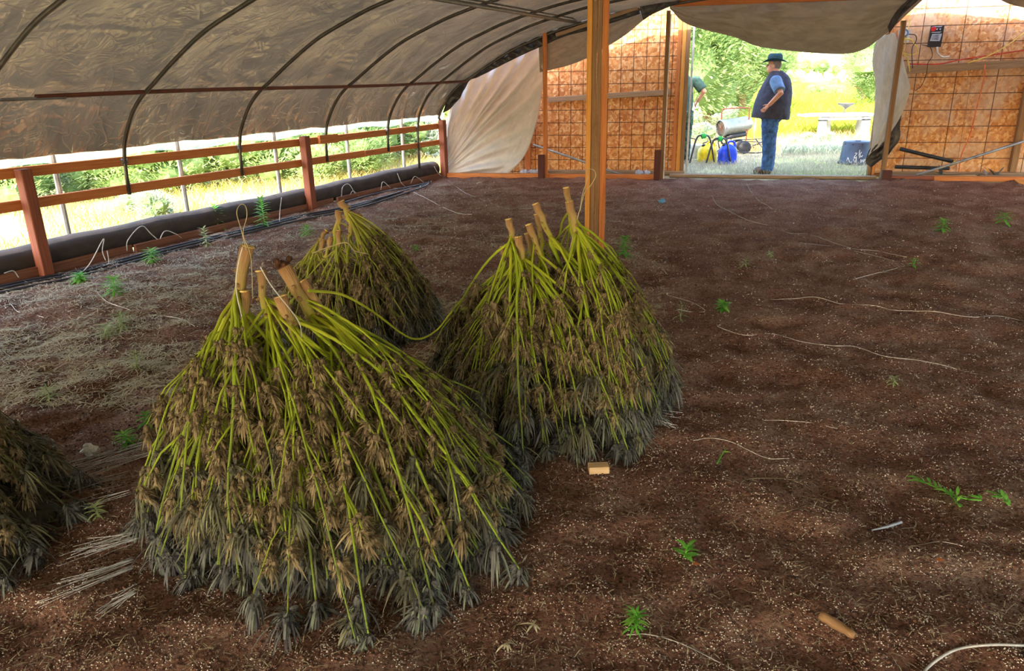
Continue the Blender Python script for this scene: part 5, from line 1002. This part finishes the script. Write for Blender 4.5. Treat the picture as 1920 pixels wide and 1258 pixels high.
for px, y, s, lb in ((1322, 17.5, 1.3, 'grey-green sagebrush behind the jugs'), (1530, 17.0, .8, 'sagebrush in front of the white table, left'), (1562, 16.6, .9, 'sagebrush in front of the white table, middle'), (1500, 16.4, .7, 'sagebrush left of the white table')):
    x, y = at(px, y); plant('sage', x, y, s, lb, name='sagebrush', cat='bush', sz=.75)
# bushes seen through the left side opening
random.seed(31)
def leftat(px, py): p = G(px, py); return p.x, p.y
LB = [(20, 388, 'bush', 1.1), (95, 370, 'bushd', .8), (150, 366, 'sage', 1.3), (205, 362, 'bush', 1.0), (262, 360, 'bush', 1.2), (318, 352, 'sage', 1.5), (372, 350, 'bush', 1.2), (430, 340, 'bushd', 1.0), (480, 338, 'bush', 1.2), (585, 325, 'bush', 1.3), (640, 318, 'bushd', 1.3), (600, 340, 'bush', .7), (675, 330, 'bushd', .8), (720, 298, 'bushd', 1.6), (770, 292, 'sage', 2.2), (800, 290, 'sage', 2.0), (560, 318, 'bush', 1.2), (290, 420, 'sage', .9), (255, 395, 'sage', .7), (505, 325, 'bush', 1.4), (-40, 392, 'bush', 1.2), (690, 300, 'bush', 1.5)]
ORD = ['first', 'second', 'third', 'fourth', 'fifth', 'sixth', 'seventh', 'eighth', 'ninth', 'tenth', 'eleventh', 'twelfth', 'thirteenth']; cnt = {}
for (px, py, k, s) in sorted(LB):
    x, y = leftat(px, py); kn = {'bush': 'leafy green bush', 'bushd': 'dark green bush', 'sage': 'grey-green sagebrush'}[k]; c_ = cnt.get(k, 0); cnt[k] = c_+1
    plant(k, x, y, s, f'{kn} seen through the left rails, {ORD[c_]} of its kind from the left', name='sagebrush' if k == 'sage' else 'bush', cat='bush', sz=.9, grp=f'{kn} plants beyond the left rails')
for i in range(30):
    x = U(-30, -5)+i*.2; y = U(20, 34); plant(random.choice(['bush', 'bushd', 'bush', 'sage']), x, y, U(1.4, 2.4), 'bush on the far side of the dry field left of the tunnel', name='field_bush', cat='bush', grp='bushes far across the left field')
# grass fields
np.random.seed(4); random.seed(4)
def field(n, f, h, w, mat, name, lb, lean=.5):
    pts = []
    while len(pts) < n:
        q = f()
        if q is not None: pts.append((q[0], q[1], hz(q[0], q[1])-.005))
    pts = np.array(pts); o = blades(name, pts, np.random.uniform(h[0], h[1], n), np.random.uniform(w[0], w[1], n), lean, M[mat], .4); tag(o, lb, 'grass', kind='stuff')
def fl():
    s = U(-3, 12); d = -.4-9*random.random()**1.6; p = LW(s, d, 0); dd = noise.noise(Vector((p.x*.9, p.y*.9, 2))); return (p.x, p.y) if dd > -.25 else None
field(34000, fl, (.06, .28), (.004, .010), 'straw', 'straw_grass', 'sunlit dry straw grass outside the left rails', .7)
field(9000, fl, (.08, .25), (.006, .014), 'strawg', 'green_grass', 'yellow-green grass mixed in the straw outside the left rails', .7)
def fd():
    s = U(3.2, 7.4); d = .5+3.6*random.random(); p = EW(s, d, 0); return (p.x, p.y) if (d > .95 or sL+.1 < s < sR-.1) and noise.noise(Vector((p.x*1.5, p.y*1.5, 6))) > -.25 else None
field(11000, fd, (.03, .16), (.003, .008), 'shadegrass', 'pale_grass', 'pale dry grass in the shade just outside the doorway', .9)
def fs():
    y = U(15.8, 24); px = U(1270, 1660); x, y = at(px, y); return (x, y)
field(16000, fs, (.10, .35), (.006, .014), 'straw', 'sunlit_straw', 'sunlit straw grass behind the man and jugs', .6)
def fm():
    y = 19+28*random.random()**1.2; px = U(1400, 1670); x, y = at(px, y); return (x, y)
field(22000, fm, (.25, .62), (.02, .05), 'strawg', 'meadow_grass', 'bright yellow-green meadow grass beyond the white table', .5)
def fg():
    y = U(15.2, 17); px = U(1478, 1600); x, y = at(px, y); return (x, y)
field(2500, fg, (.12, .32), (.008, .018), 'sage', 'blue_green_grass', 'blue-green tufts of grass left of the upturned tub', .6)
# tall flower stalks behind the yellow jug
for x, lb in ((1326, 'taller dark seed stalk behind the yellow jug'), (1340, 'shorter dark seed stalk behind the yellow jug')):
    p = G(x, 270); p.z = 0; b = MB(); top = p+Vector((.02, 0, .72 if x < 1330 else .62)); b.tube([p, p.lerp(top, .5)+Vector((.02, 0, 0)), top], [.006, .005, .003], 5)
    for k in range(26): f = U(.45, 1); q = p.lerp(top, f); a = U(0, 6.28); b.leaf(q, (math.cos(a), math.sin(a), .6), .04, .016, .3, .3, 2)
    single('seed_stalk', b, 'rust', p, lb, 'stalk')
